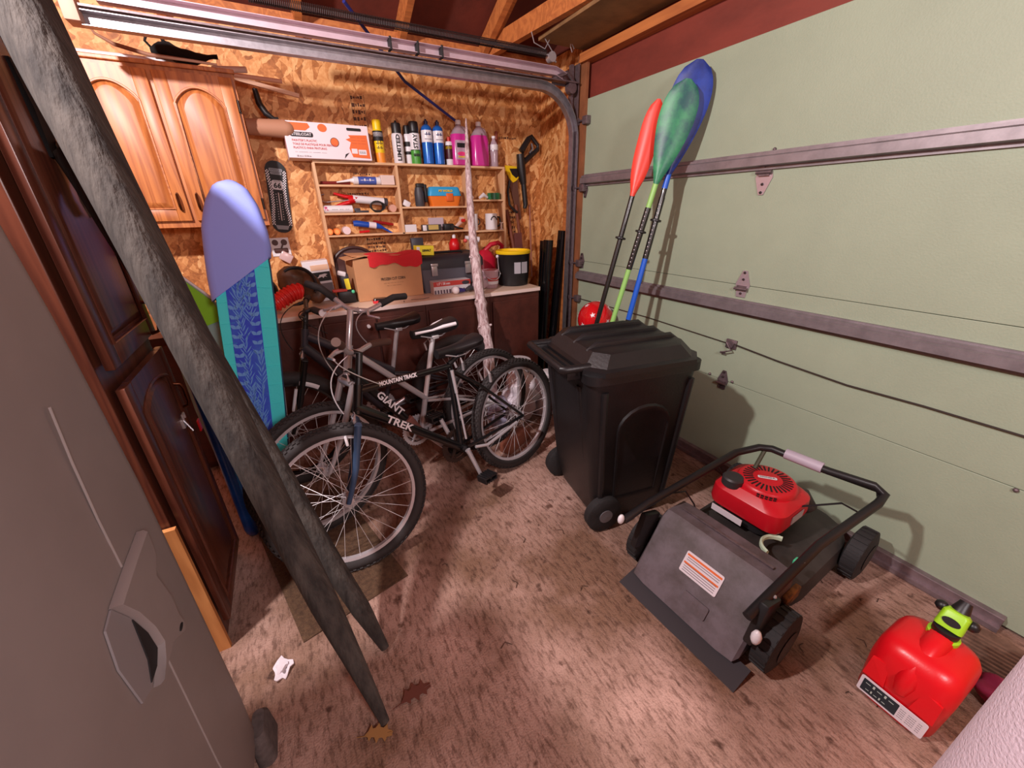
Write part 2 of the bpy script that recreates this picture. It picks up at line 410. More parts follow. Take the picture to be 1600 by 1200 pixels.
# ------------------------------------------------------------------ door tracks
def sweep(path, prof, ydir=(0, 1, 0)):
    mb = MB(); rings = []; n = len(path); path = [Vector(p) for p in path]
    for i, p in enumerate(path):
        t = (path[min(i + 1, n - 1)] - path[max(i - 1, 0)]).normalized(); yv = Vector(ydir); nv = t.cross(yv)
        rings.append([p + nv * a + yv * b for a, b in prof])
    return mb.loft(rings)
tk = thing('door_track', 'galvanised overhead door track curving from the upright by the door along the back wall', 'track', (2.0, 2.66, 0))
pth = [(-.02, 0, 0), (-.02, 0, 1.9)] + [(-.32 + .30 * math.cos(a), 0, 1.9 + .30 * math.sin(a)) for a in [PI / 2 * k / 10 for k in range(1, 11)]] + [(-2.52, 0, 2.20)]
cprof = [(-.026, .0), (-.026, .045), (.026, .045), (.026, .0), (.023, .0), (.023, .042), (-.023, .042), (-.023, 0)]
sweep(pth, [(a, b - .045) for a, b in cprof]).build('lower_channel', galv, tk)
pth2 = [(-.12, 0, 2.26), (-.2, 0, 2.285), (-2.45, 0, 2.285)]
sweep(pth2, [(a * .9, b - .045) for a, b in cprof]).build('upper_channel', pm('pinkish_white_rail', (214, 190, 200), .45, .45, var=.12, scale=12), tk)
s = MB(); s.box((-1.26, -.026, 2.238), (2.5, .05, .008)); s.build('web_strip', dull, tk)
for x in (-.98, -1.12, -1.27):
    s = MB(); s.box((x, -.02, 2.285), (.012, .056, .058), bev=.003); s.build('clamp_band', black_r, tk)
s = MB(); s.box((-.10, .02, 2.26), (.18, .006, .07)); s.box((-.03, .02, 2.2), (.02, .03, .3)); s.cyl((-.06, -.04, 2.21), (-.06, .0, 2.21), .035); s.tube([(-.2, -.01, 2.25), (-.1, -.03, 2.29), (-.04, -.03, 2.24), (-.06, 0, 2.2)], .012)
s.build('corner_bracket', dull, tk)
s = MB(); s.box((.0, -.0, 1.2), (.008, .06, 2.3)); s.build('mounting_angle', dull, tk, smooth=0)
s = MB(); s.box((-2.54, -.02, 2.24), (.05, .09, .12), bev=.004); s.build('end_block', pm('pink_pine_block', (206, 160, 140), .6), tk)
sp = MB(); pts = []; N = 190
for i in range(N * 8 + 1):
    a = 2 * PI * i / 8; pts.append((-.28 - 1.62 * i / (N * 8), .019 * math.cos(a), 2.365 + .019 * math.sin(a)))
sp.tube(pts, .0026, 5)
spring = sp.build('door_spring', pm('spring_steel', (66, 56, 56), .45, .7), None, loc=(2.0, 2.62, 0))
tag(spring, 'long dark coil spring stretched above the overhead door track', 'spring')
s = MB(); s.tube([(1.66, 2.62, 2.365), (1.74, 2.62, 2.36), (1.8, 2.62, 2.33)], .006, 8); s.cyl((1.76, 2.6, 2.35), (1.76, 2.64, 2.35), .028)
s.tube([(1.60, 2.6, 2.45), (1.62, 2.6, 2.40), (1.70, 2.6, 2.38), (1.74, 2.6, 2.44), (1.72, 2.6, 2.47), (1.70, 2.6, 2.43), (1.76, 2.6, 2.37)], .003, 6)
tag(s.build('cable_pulley', steel, smooth=40), 'small pulley with looped steel wire at the end of the coil spring', 'pulley')
s = MB(); s.tube([(1.90, 2.6, 2.48), (1.895, 2.6, 2.42), (1.91, 2.6, 2.39), (1.925, 2.6, 2.41), (1.90, 2.6, 2.44)], .003, 6)
tag(s.build('hanging_wire', steel, smooth=40), 'looped wire end dangling from the roof corner above the track bend', 'wire')
s = MB(); s.tube([(0.52, 2.62, 2.42), (0.90, 3.0, 2.22), (1.31, 3.2, 2.07)], .009, 8)
tag(s.build('blue_pole', pm('dark_blue_pole', (34, 42, 118), .45)), 'thin dark blue pole slanting from the rafters down to the labelled pink bottle', 'pole')

# ------------------------------------------------------------------ upper cabinet
cab = thing('wall_cabinet', 'orange oak wall cabinet with two arched panel doors hung on the wood chip wall', 'cabinet', (-.40, 2.97, 1.40))
s = MB(); s.box((0, .15, .38), (.72, .26, .76), bev=.002); s.box((0, .01, .38), (.72, .02, .76), bev=.002); s.box((0, .0, .755), (.735, .03, .02), bev=.004)
s.build('cabinet_body', oak, cab, smooth=0)
def arch(w_, h0, a_, n=18, base=0.0):
    pts = [(-w_ / 2, base), (w_ / 2, base)]
    for i in range(n + 1):
        t = i / n; x = w_ / 2 - w_ * t
        pts.append((x, h0 + a_ * math.sin(PI * t) ** 0.75))
    return pts
def cab_door(parent, mtx, W, H, arch_h, mat_v, mat_h, mirror=1):
    d = MB(); st_ = .058; t = .020
    P = mtx
    def bx(c, dd, bev=.003):
        d.box(P @ Vector(c), dd, rot=P.to_3x3(), bev=bev)
    bx((0, -.005, H / 2), (W - .004, .008, H - .004), 0)
    bx((-W / 2 + st_ / 2, -.012, H / 2), (st_, t, H)); bx((W / 2 - st_ / 2, -.012, H / 2), (st_, t, H))
    bx((0, -.012, st_ / 2), (W - 2 * st_, t, st_))
    iw = W - 2 * st_; h0 = H - st_ - arch_h
    # top rail with an arched underside
    n = 18; low = []
    for i in range(n + 1):
        u_ = i / n; low.append((-iw / 2 + iw * u_, h0 + arch_h * math.sin(PI * u_) ** .75))
    poly = low + [(iw / 2, H), (-iw / 2, H)]
    d.loft([[P @ Vector((x, y, z)) for x, z in poly] for y in (-.002, -.022)])
    o = d.build('door', mat_v, parent, smooth=30)
    pn = MB(); g = .014
    def ring(ins, y, cut):
        w2 = iw - 2 * ins; pts = [(-w2 / 2, st_ + ins), (w2 / 2, st_ + ins)]
        for i in range(n + 1):
            u_ = 1 - i / n; pts.append((-w2 / 2 + w2 * u_, h0 - ins * .7 + (arch_h) * math.sin(PI * u_) ** .75))
        return [P @ Vector((x, y, z)) for x, z in pts]
    pn.loft([ring(.004, -.002, 0), ring(.010, -.010, 0), ring(.034, -.022, 0), ring(.036, -.0225, 0)])
    pn.build('raised_panel', mat_v, o, smooth=30)
    mo = MB(); mo.tube(ring(.001, -.021, 0), .006, 6, closed=True); mo.build('moulding', mat_h, o)
    return o
def pull(parent, mtx, L=.085, m=None):
    h = MB(); pts = [(0, -.0, -L / 2), (0, -.022, -L / 2 + .006), (0, -.028, -L / 4), (0, -.028, L / 4), (0, -.022, L / 2 - .006), (0, 0, L / 2)]
    h.tube([mtx @ Vector(p) for p in pts], [.006, .0055, .0065, .0065, .0055, .006], 8)
    return h.build('handle', m or bronze, parent)
dW = .335
for sx, hx in ((-1, .135), (1, -.135)):
    dd = cab_door(cab, T(sx * .178, 0, .035), dW, .69, .075, oak, oak_h)
    pull(dd, T(sx * .178 + (hx if sx < 0 else hx), -.022, .13))
for z in (.12, .60):
    s = MB(); s.cyl((.352, -.012, z - .025), (.352, -.012, z + .025), .006); s.box((.352, -.006, z), (.012, .006, .06)); s.build('hinge', pm('dark_hinge', (50, 34, 28), .4, .6), cab)

# ------------------------------------------------------------------ tall cabinet on the left
tc_ = thing('tall_cabinet', 'tall dark brown cupboard with two panelled doors behind the leaning rails', 'cabinet', (-.49, 1.59, 0))
s = MB(); s.box((-.22, 0, .99), (.43, .48, 1.98), bev=.003); s.build('cabinet_body', brownwood, tc_, smooth=0)
TD = frame_to((0.006, 0, 0), (0, 1, 0), (-1, 0, 0))   # local x along world +Y, local -y faces +X
du = cab_door(tc_, TD @ T(0, 0, 1.085), .44, .86, .04, brownwood, brownwood)
dl = cab_door(tc_, TD @ T(0, 0, .09), .44, .94, .04, brownwood, brownwood)
pull(du, TD @ T(.165, -.022, 1.145), .11); pull(dl, TD @ T(.165, -.022, .85), .10)
s = MB(); s.box((.032, .10, .765), (.012, .03, .035), bev=.003); s.tube([(.04, .088, .78), (.04, .088, .80), (.04, .112, .80), (.04, .112, .78)], .004, 8); s.tube([(.04, .085, .78), (.06, .07, .74)], .003, 6)
s.build('hasp', steel, dl)
tag_ = MB().box((-.42, 1.715, .735), (.006, .028, .045), bev=.002).build('red_tag', red)
tag(tag_, 'small red tag hanging from the metal hasp of the tall brown cupboard', 'tag')
s = MB(); s.box((-.455, 1.74, 1.44), (.03, .035, .05), bev=.006); lc = s.build('cabinet_lock', pm('cloudy_white', (190, 182, 196), .35)); tag(lc, 'white clip with red strap fastened across the upper door of the tall cupboard', 'lock')
MB().box((-.452, 1.775, 1.375), (.02, .03, .06), bev=.004).build('strap', red, lc)
s = MB(); s.tube([(-.44, 1.74, 1.46), (-.43, 1.76, 1.45), (-.44, 1.775, 1.41)], .004, 8); s.build('wire_loop', steel, lc)
# dark strap and cream cloth hanging on it
s = MB(); s.loft([[Vector(p) for p in r] for r in (
    [(-.462, 1.53, 1.80), (-.462, 1.60, 1.80), (-.455, 1.60, 1.80), (-.455, 1.53, 1.80)],
    [(-.462, 1.535, 1.70), (-.462, 1.60, 1.70), (-.45, 1.60, 1.70), (-.45, 1.535, 1.70)],
    [(-.462, 1.54, 1.60), (-.462, 1.59, 1.60), (-.455, 1.59, 1.60), (-.455, 1.54, 1.60)])])
tag(s.build('strap', pm('black_cloth', (12, 10, 12), .9)), 'black strap hanging above the cream cloth on the tall cupboard', 'strap')
cream = pm('cream_cloth', (176, 164, 150), .85, var=.15, scale=18)
s = MB(); rings = []
for i in range(12):
    t = i / 11; z = 1.635 - .17 * t; wd = (.028 + .03 * math.sin(PI * min(1, t * 1.4)) + (.02 if t > .75 else 0)); c_ = 1.585 + .015 * math.sin(t * 6) + (.03 * t)
    rings.append([Vector((-.440 + .014 * math.cos(q), c_ + wd * .6 * math.sin(q), z + .006 * math.sin(3 * q + i))) for q in [2 * PI * k / 14 for k in range(14)]])
s.loft(rings); tag(s.build('rag', cream), 'cream cloth glove hanging from the tall cupboard beside the grey car', 'cloth')
s = MB(); s.box((-.69, 1.335, .285), (.42, .018, .57), rot=(-.0, 0, 0)); tag(s.build('plywood_offcut', wood('plywood_offcut_wood', (214, 146, 86), (176, 108, 56), 'Z', 6, .6), smooth=0), 'blond plywood offcut standing against the near side of the tall brown cupboard', 'board')

# ------------------------------------------------------------------ car at the left edge
car = thing('car', 'dusty grey car body with a scooped door handle filling the left edge', 'car', (-.36, .0, 0))
cgrey = pm('dusty_grey_paint', (142, 132, 130), .55, var=.1, scale=3)
def car_y(z): return 1.0 + .04 * (z - .9)
s = MB(); rings = []
for z, dx in ((.03, -.03), (.10, -.004), (.25, 0), (.5, 0), (.75, .0), (.95, 0), (1.1, -.004), (1.3, -.01), (1.5, -.022), (1.62, -.05)):
    ye = car_y(z); pts = []
    for a in [PI / 2 * k / 8 for k in range(9)]: pts.append(Vector((dx - .07 + .07 * math.cos(a), ye - .07 + .07 * math.sin(a), z)))
    pts += [Vector((-1.6, ye, z)), Vector((-1.6, -1.2, z)), Vector((dx, -1.2, z))]
    rings.append(pts)
s.loft(rings); s.build('body_panel', cgrey, car)
s = MB(); s.tube([(.0005, .69, .1), (.0005, .704, .38), (.0005, .739, .71)], .0018, 6); s.build('door_seam', pm('seam_light', (146, 136, 134), .5), car); s = MB(); s.tube([(.0005, .757, .91), (.0005, .766, 1.01), (.0005, .781, 1.11), (.0005, .80, 1.2)], .0018, 6)
s.build('door_seam', pm('seam_light', (146, 136, 134), .5), car)
CM = frame_to((0.001, .70, .80), (0, 1, 0), (0, 0, 1))   # local x -> +Y, y -> +Z, z -> +X
s = MB(); rec = [(-.025, .097), (-.059, .090), (-.080, .027), (-.078, -.064), (-.043, -.078), (-.008, -.075), (.018, -.058), (.017, -.015), (.001, .046)]
s.prism(rec, .0, .003, CM); s.build('handle_recess', pm('recess_grey', (134, 128, 130), .5), car)
s = MB(); s.prism([(.001, .040), (.017, -.015), (.018, -.058), (-.008, -.072), (-.040, -.070), (-.018, -.04)], .003, .005, CM); s.build('handle_gap', pm('gap_black', (20, 16, 18), .7), car)
s = MB(); fl = [(.147, .112), (.072, .108), (-.025, .100), (.001, .050), (.019, -.012), (.021, -.056), (-.004, -.078), (-.036, -.088), (.044, -.088), (.098, -.125), (.112, -.118), (.106, -.08), (.114, -.04), (.10, .038), (.136, .060)]
s.loft([[CM @ Vector((x, y, z)) for x, y in fl] for z in (.0, .010)] + [[CM @ Vector((x * .96 + .003, y * .96, .016)) for x, y in fl]])
hh = s.build('door_handle', cgrey, car)
MB().lathe([(.008, .02), (.008, .024)], seg=12, mtx=CM @ T(.088, -.098, -.006), sx=1.3, sy=.5).build('keyhole', pm('gap_black', (20, 16, 18)), hh)
s = MB(); rbox(s, [(.0, .05, .12, .02), (.09, .045, .11, .02), (.115, .03, .08, .015)], T(.004, .925, .0)); s.build('bumper', pm('grey_rubber', (96, 86, 84), .8, var=.4, scale=40), car)

# ------------------------------------------------------------------ split rails
bark = pm('weathered_grey_wood', (74, 67, 62), .9, col2=(41, 36, 34), scale=11, bump=.8, bscale=34, stretch=(2.2, 2.2, .35))
def rail(a, b, r, label, seed, tip):
    a, b = Vector(a), Vector(b); n = 46; s = MB(); rings = []; t = (b - a).normalized()
    u = Vector((1, 0, 0)); u = (u - t * u.dot(t)).normalized(); v = t.cross(u)
    for i in range(n + 1):
        f = i / n; p = (b - a) * f
        bend = (noise.noise(Vector((seed, f * 2.2, 0))) * .018) * math.sin(PI * f)
        wf = min(1, (f + .012) / tip) ** .75; rad = r * (.70 + .45 * f)
        ring = []
        for j in range(18):
            q = 2 * PI * j / 18; k = 1 + .13 * noise.noise(Vector((math.cos(q) * 1.6 + seed, math.sin(q) * 1.6, f * 5))) + .06 * math.cos(2 * q + seed)
            ring.append(p + u * (math.cos(q) * rad * k * (.35 + .65 * wf) + bend) + v * (math.sin(q) * rad * k * (.12 + .88 * wf)) )
        rings.append(ring)
    s.loft(rings); o = s.build('split_rail', bark, None, smooth=60, loc=a); tag(o, label, 'fence rail'); return o
rail((-.035, .80, .012), (-.436, 1.556, 2.20), .051, 'weathered grey split rail whose pointed foot reaches nearest to the bottom edge', 3.1, .2)
rail((.016, 1.03, .012), (-.412, 1.565, 1.61), .045, 'weathered grey split rail with its shorter foot beside the front bicycle wheel', 8.7, .12)

# ------------------------------------------------------------------ work bench
top_m = pm('worktop_laminate', (222, 194, 172), .4, var=.12, scale=5, bump=.05)
wt = MB(); wt.box((.385, 2.945, .885), (2.67, .59, .03), bev=.003); wt = wt.build('worktop', top_m); tag(wt, 'long pale worktop along the back wall over the dark cabinets', 'worktop')
MB().box((.385, 2.652, .884), (2.66, .006, .024)).build('edge_strip', pm('edge_white', (238, 214, 206), .4), wt)
def base_cab(x0, x1, label, handle, door_split=1, rdoor=False):
    c = thing('base_cabinet', label, 'cabinet', ((x0 + x1) / 2, 2.66, 0)); W = x1 - x0
    s = MB(); s.box((0, .29, .47), (W - .002, .56, .80), bev=.002); s.box((0, .32, .04), (W - .002, .50, .08)); s.build('cabinet_body', benchwood, c, smooth=0)
    for k in range(door_split):
        w2 = (W - .02) / door_split; xc = -W / 2 + .01 + w2 * (k + .5)
        s = MB(); s.box((xc, 0, .475), (w2 - .012, .018, .70), bev=.004); d = s.build('door', benchwood, c, smooth=0)
        if handle == 'knob':
            s = MB(); s.cyl((xc + w2 * .32, -.01, .78), (xc + w2 * .32, -.03, .78), .011); s.build('knob', white, d)
        if handle == 'pull':
            pull(d, T(xc + w2 / 2 - .075, -.009, .71), .09, pm('worn_brass', (190, 140, 90), .35, .8))
    return c
base_cab(-.94, .10, 'dark brown base cabinet behind the turquoise padded board', 'none', 2)
base_cab(.10, .78, 'dark brown base cabinet with white knobs left of the handled one', 'knob', 2)
base_cab(.78, 1.28, 'dark brown base cabinet with a small bent pull beside the peeled branch', 'pull')
base_cab(1.28, 1.72, 'dark brown base cabinet with a bare door at the right end of the bench', 'none')

# ------------------------------------------------------------------ wall shelf
sh = thing('wall_shelf', 'shallow pine cubby shelf unit in three columns fixed over the bench', 'shelf', (.28, 3.19, .90))
def bd(name, x0, x1, z0, z1, y0=-.055, y1=.055, m=pine):
    return MB().box(((x0 + x1) / 2 - .28, (y0 + y1) / 2, (z0 + z1) / 2 - .90), (x1 - x0, y1 - y0, z1 - z0), bev=.001).build(name, m, sh, smooth=0)
bd('shelf_board', .28, 1.68, 1.760, 1.775)
for x in (.283, .815, 1.358, 1.672):
    bd('upright', x - .009, x + .009, (1.0 if x > .3 else .905) if x in (1.672,) else (1.31 if x == .815 else (.96 if x == 1.358 else .905)), 1.760, m=pine_v)
for x0, x1, z in ((.292, .806, 1.635), (.292, .806, 1.460), (.292, 1.349, 1.320), (.824, 1.349, 1.495), (1.367, 1.663, 1.540), (1.367, 1.663, 1.310)):
    bd('shelf_board', x0, x1, z - .012, z)
def put(mb_or_o): return mb_or_o
def single(name, mb, m, label, cat, group=None, smooth=38):
    o = mb.build(name, m, None, smooth=smooth)
    # move the origin to the foot of the mesh
    xs = [v.co for v in o.data.vertices]; c = Vector((sum(v.x for v in xs) / len(xs), sum(v.y for v in xs) / len(xs), min(v.z for v in xs)))
    o.data.transform(Matrix.Translation(-c)); o.location = c
    return tag(o, label, cat, group)

ZT = 1.776
# big carton
bx = thing('drop_cloth_box', 'long white box of painter plastic with orange patches on the shelf top', 'box', (.40, 3.16, ZT), (0, 0, .02))
bwhite = pm('pinkish_white_card', (238, 222, 228), .5)
s = MB(); s.box((0, 0, .10), (.50, .11, .20), rot=(-.06, 0, 0), bev=.003); s.build('carton', bwhite, bx, smooth=0)
org = pm('print_orange', (232, 110, 50), .5); rdp = pm('print_red', (200, 66, 60), .5)
BXF = T(0, -.0565, .10) @ RX(-.06)
def patch(poly, m, nm='printed_patch', lift=.0, mt=BXF, parent=bx):
    return MB().prism(poly, 0, .0006, mt @ T(0, -lift, 0) @ FRONT).build(nm, m, parent, smooth=0)
def ell(cx_, cy_, a, b, n=18): return [(cx_ + a * math.cos(2 * PI * i / n), cy_ + b * math.sin(2 * PI * i / n)) for i in range(n)]
patch([(-.24, .095), (-.11, .095), (-.10, .075), (-.13, .055), (-.20, .055), (-.245, .08)], org)
patch(ell(-.03, .075, .027, .022), org); patch(ell(.03, .0, .026, .026), ink, lift=-.0002); patch(ell(.03, .0, .023, .023), org, lift=.0003)
patch([(.235, .05), (.12, .045), (.13, .03), (.10, .02), (.13, .005), (.115, -.03), (.13, -.08), (.24, -.085)], org)
patch(rr(.13, .026, .01, 4, -.155, .033), ink); text('STEELCOAT', .02, white, bx, BXF @ T(-.155, -.001, .033) @ FRONT, width=.11, bold=.0004)
patch(rr(.09, .016, .006, 4, .16, .078), ink, lift=.0006)
for k, (t_, wd) in enumerate((("PAINTER'S PLASTIC", .14), ('TOILE DE PLASTIQUE POUR PEINTRE', .25), ('PLASTICO PARA PINTURAS', .19))):
    text(t_, .017, rdp, bx, BXF @ T(-.215 + wd / 2, -.001, .0 - .02 * k) @ FRONT, width=wd)
text('25 m x 13.74 m', .012, ink, bx, BXF @ T(-.165, -.001, -.085) @ FRONT, width=.08)
text('-- ------- -- ------ ----', .010, ink, bx, BXF @ T(-.12, -.001, -.062) @ FRONT, width=.18)
patch(rr(.05, .03, .002, 2, .195, -.05), white, lift=.0005); patch(rr(.036, .028, .002, 2, .145, -.045), white, lift=.0005)
text('LLLLLLL', .018, ink, bx, BXF @ T(.195, -.0015, -.05) @ FRONT, width=.04, name='barcode')
for k in range(3): text('---- -- ----', .012, rdp, bx, BXF @ T(.18, -.0015, .035 - .017 * k) @ FRONT, width=.09)
patch([(.075, -.09), (.085, -.065), (.11, -.055), (.09, -.075)], ink)
MB().box((-.2505, 0, .10), (.001, .09, .18), rot=(-.06, 0, 0)).build('side_print', pm('side_pink', (220, 170, 170), .5), bx, smooth=0)

def can(x, r, h, bodyc, capc, label, cap_h=.045, bands=(), txt=None, txtc=None, y=3.185, cap_r=.86, nozzle=False, name='spray_can', cat='can', tm=None):
    c = thing(name, label, cat, (x, y, ZT), (0, 0, random.uniform(-.3, .3)))
    MB().lathe([(r * .93, 0), (r, .004), (r, h - cap_h - .014), (r * .9, h - cap_h - .004), (r * .8, h - cap_h)], seg=24).build('can_body', bodyc, c)
    MB().lathe([(r * cap_r, h - cap_h - .004), (r * cap_r * 1.0, h - .008), (r * cap_r * .9, h), (r * .3, h)], seg=24).build('cap', capc, c)
    if nozzle: MB().lathe([(.008, h), (.008, h + .012), (.005, h + .016)], seg=10).build('nozzle', ink, c)
    for z0, z1, m in bands: MB().lathe([(r * 1.004, z0), (r * 1.008, z0 + .001), (r * 1.008, z1 - .001), (r * 1.004, z1)], seg=24).build('label_band', m, c)
    if txt:
        for t_, z, sz, mt in txt: text(t_, sz, mt, c, T(0, -r * 1.02 - .0006, z) @ RZ(0) @ FRONT, width=min(r * 1.3, r * .26 * len(t_) + .01), bold=.0004)
    c.rotation_euler = (0, 0, -.12)
    return c
cg = pm('green_print', (70, 150, 50), .4); wm = pm('can_white', (228, 222, 226), .35)
can(.728, .033, .255, yellow, yellow, 'yellow and orange spray can alone on the shelf top', .055, [(.13, .19, ink), (.0, .06, pm('can_orange', (236, 140, 40), .4)), (.155, .182, white)], [('-I-I-', .118, .03, ink), ('-I-I-', .09, .024, ink)])
can(.858, .038, .245, wm, black, 'white spray can with black cap and upright lettering, leftmost of its cluster', .06, [], None, nozzle=True)
for nm, z, sz in (('LIMITED', .09, .036),):
    c0 = [o for o in bpy.data.objects if o.get('label', '').startswith('white spray can with black cap and up')][0]
    text(nm, sz, ink, c0, T(0, -.0395, .095) @ FRONT @ RZ(PI / 2), width=.16, bold=.0012)
can(.938, .026, .24, wm, black, 'narrow white spray can half hidden between the two larger black capped cans', .05, [(.06, .08, ink), (.11, .14, ink)], y=3.21)
can(.982, .035, .262, black, black, 'black and green spray can with white marks beside the blue cylinders', .055, [(.0, .085, cg), (.09, .19, wm)], None, cap_r=.95)
c0 = [o for o in bpy.data.objects if o.get('label', '').startswith('black and green spray')][0]
text('STAY', .04, ink, c0, T(0, -.0365, .14) @ FRONT @ RZ(PI / 2), width=.09, bold=.001); text('GREEN', .022, ink, c0, T(0, -.0365, .055) @ FRONT, width=.045, bold=.001)
for x, lb in ((1.075, 'blue gas cylinder next to the black and green can'), (1.160, 'blue gas cylinder next to the small oil can')):
    c = thing('gas_cylinder', lb, 'gas cylinder', (x, 3.185, ZT), (0, 0, -.1), 'blue gas cylinders')
    MB().lathe([(.03, 0), (.038, .006), (.0385, .215), (.034, .235), (.018, .25), (.013, .252)], seg=24).build('tank', pm('cylinder_blue', (30, 100, 190), .25, .2), c)
    MB().lathe([(.013, .25), (.015, .262), (.015, .272), (.008, .276), (.006, .284)], seg=14).build('valve_cap', pm('navy_plastic', (22, 40, 90), .4), c)
    MB().lathe([(.0388, .14), (.0392, .142), (.0392, .212), (.0388, .214)], seg=24).build('label_band', wm, c)
    text('-I-I-', .024, pm('navy_print', (20, 40, 100)), c, T(0, -.0405, .19) @ FRONT, width=.045, bold=.001)
    text('-----', .016, pm('navy_print', (20, 40, 100)), c, T(0, -.0405, .16) @ FRONT, width=.05, bold=.0005)
can(1.240, .027, .185, wm, pm('red_cap', (190, 40, 30), .4), 'small oil can with red top and dark label between cylinder and pink bottle', .03, [(.04, .13, pm('dark_maroon', (70, 20, 30), .4)), (.105, .125, yellow)], cap_r=.45)

pink = pm('pink_washer_fluid', (232, 60, 168), .2, trans=.25, coat=.3); clearp = pm('clear_plastic', (240, 214, 228), .15, trans=.6)
def jug(x, label, lab):
    c = thing('washer_fluid_jug', label, 'jug', (x, 3.19, ZT), (0, 0, .0), 'pink fluid jugs on the shelf top')
    s = MB(); rbox(s, [(0, .125, .10, .03), (.006, .138, .11, .035), (.17, .138, .11, .035), (.205, .12, .10, .04)]); s.build('jug_body', pink, c)
    s = MB(); rbox(s, [(.205, .12, .10, .04), (.235, .085, .08, .035), (.262, .042, .042, .02), (.27, .036, .036, .018)]); s.build('shoulder', clearp, c)
    MB().lathe([(.02, .268), (.021, .27), (.021, .292), (.018, .296)], seg=18).build('cap', white, c)
    s = MB(); s.tube([(.015, 0, .258), (.045, 0, .25), (.062, 0, .21), (.066, 0, .16), (.058, 0, .14)], .010, 8); s.build('grip', clearp, c)
    if lab:
        s = MB(); s.prism(rr(.095, .125, .008, 3, 0, .10), 0, .001, T(-.005, -.0552, 0) @ FRONT); l_ = s.build('paper_label', pm('label_lilac', (190, 160, 180), .5), c)
        MB().prism(rr(.07, .03, .004, 3, 0, .13), 0, .0006, T(-.005, -.0564, 0) @ FRONT).build('printed_patch', ink, l_); MB().prism(ell(.0, .075, .035, .014), 0, .0006, T(-.005, -.0564, 0) @ FRONT).build('printed_patch', pm('hot_pink', (240, 60, 130), .4), l_)
        MB().prism(rr(.06, .008, .002, 2, 0, .055), 0, .0006, T(-.005, -.0564, 0) @ FRONT).build('printed_patch', yellow, l_)
jug(1.325, 'pink fluid jug with printed label left of the peeled branch', True); jug(1.49, 'plain pink fluid jug without label right of the peeled branch', False)
c = thing('water_bottle', 'small clear bottle with white band at the right end of the shelf top', 'bottle', (1.612, 3.18, ZT))
MB().lathe([(.03, 0), (.034, .01), (.030, .05), (.034, .09), (.034, .13), (.026, .16), (.013, .185), (.013, .195)], seg=20).build('bottle_body', clearp, c)
MB().lathe([(.015, .195), (.015, .21)], seg=14).build('cap', white, c); MB().lathe([(.0345, .115), (.0352, .117), (.0352, .15), (.0345, .152)], seg=20).build('label_band', wm, c)
s = MB(); s.cyl((1.66, 3.235, ZT), (1.668, 3.24, 2.03), .012); single('wooden_dowel', s, pm('reddish_dowel', (140, 60, 40), .6), 'short reddish dowel upright behind the small clear bottle', 'dowel')

# --- upper left cubby
c = thing('caulk_tube', 'white and blue caulk tube with long nozzle lying in the top left cubby', 'tube', (.58, 3.18, 1.664), (0, 0, 0))
MB().tube([(-.06, 0, 0), (.12, 0, 0)], .025, 18).build('cartridge', wm, c); MB().tube([(-.17, 0, -.012), (-.085, 0, 0), (-.06, 0, 0)], [.004, .009, .018], 12).build('nozzle', white, c)
MB().tube([(-.03, 0, 0), (.09, 0, 0)], .0255, 18).build('label_band', pm('tube_blue', (70, 90, 170), .4), c); text('-I-I-', .02, white, c, T(.03, -.0262, .003) @ FRONT, width=.09, bold=.0005)
s = MB(); s.box((.75, 3.19, 1.669), (.095, .07, .062), bev=.004); single('small_box', s, pm('cream_box', (222, 198, 190), .6), 'cream box at the right side of the top left cubby', 'box', smooth=0)
s = MB(); s.tube([(.31, 3.2, 1.648), (.43, 3.2, 1.65), (.50, 3.2, 1.648)], .010, 8); single('screwdriver', s, pm('maroon_handle', (120, 30, 30), .4), 'dark red rod lying behind the nozzle of the blue caulk tube', 'tool')
# --- second left cubby
c = thing('caulking_gun', 'red caulking gun holding a white tube in the second left cubby', 'caulking gun', (.52, 3.20, 1.53))
MB().tube([(-.02, 0, .02), (.19, 0, .0)], .026, 16).build('cartridge', wm, c)
s = MB(); s.tube([(-.05, 0, .01), (.0, 0, .02), (.0, 0, .03)], .026, 12); s.tube([(-.02, 0, .03), (-.07, 0, .035), (-.14, 0, .055)], [.012, .012, .007], 10); s.tube([(-.04, 0, .0), (-.1, 0, -.015), (-.15, 0, -.03)], [.013, .012, .009], 10)
s.build('gun_handle', red, c)
s = MB(); s.tube([(-.05, 0, .012), (-.20, 0, .0), (-.225, 0, .01), (-.222, 0, .045), (-.20, 0, .05)], .0035, 8); s.build('push_rod', steel, c); MB().tube([(.19, 0, 0), (.215, 0, -.003)], .027, 16).build('end_ring', pm('dark_grey', (60, 56, 62), .5), c)
c = thing('sealant_tube', 'white tube with pink mark lying below the red caulking gun', 'tube', (.38, 3.165, 1.485))
MB().tube([(-.10, 0, 0), (.10, 0, 0)], .0245, 18).build('cartridge', wm, c); text('PL', .032, pm('magenta_print', (210, 40, 110)), c, T(-.07, -.0255, .004) @ FRONT, width=.022, bold=.001); text('--- -- --', .014, ink, c, T(.02, -.0255, .0) @ FRONT, width=.11)
s = MB()
for k in range(5): s.tube([(.655 + (.052 - k * .003) * math.cos(a), 3.16 + k * .006, 1.500 + (.030 + k * .002) * math.sin(a)) for a in [2 * PI * i / 18 for i in range(18)]], .005, 6, closed=True)
single('cable_coil', s, black, 'coil of black cable in the second left cubby', 'cable')
s = MB(); s.tube([(.76, 3.15, 1.486), (.76, 3.19, 1.486)], .025, 18); single('tape_roll', s, pm('flesh_tape', (214, 160, 140), .6), 'small pinkish roll at the end of the second left cubby', 'tape')
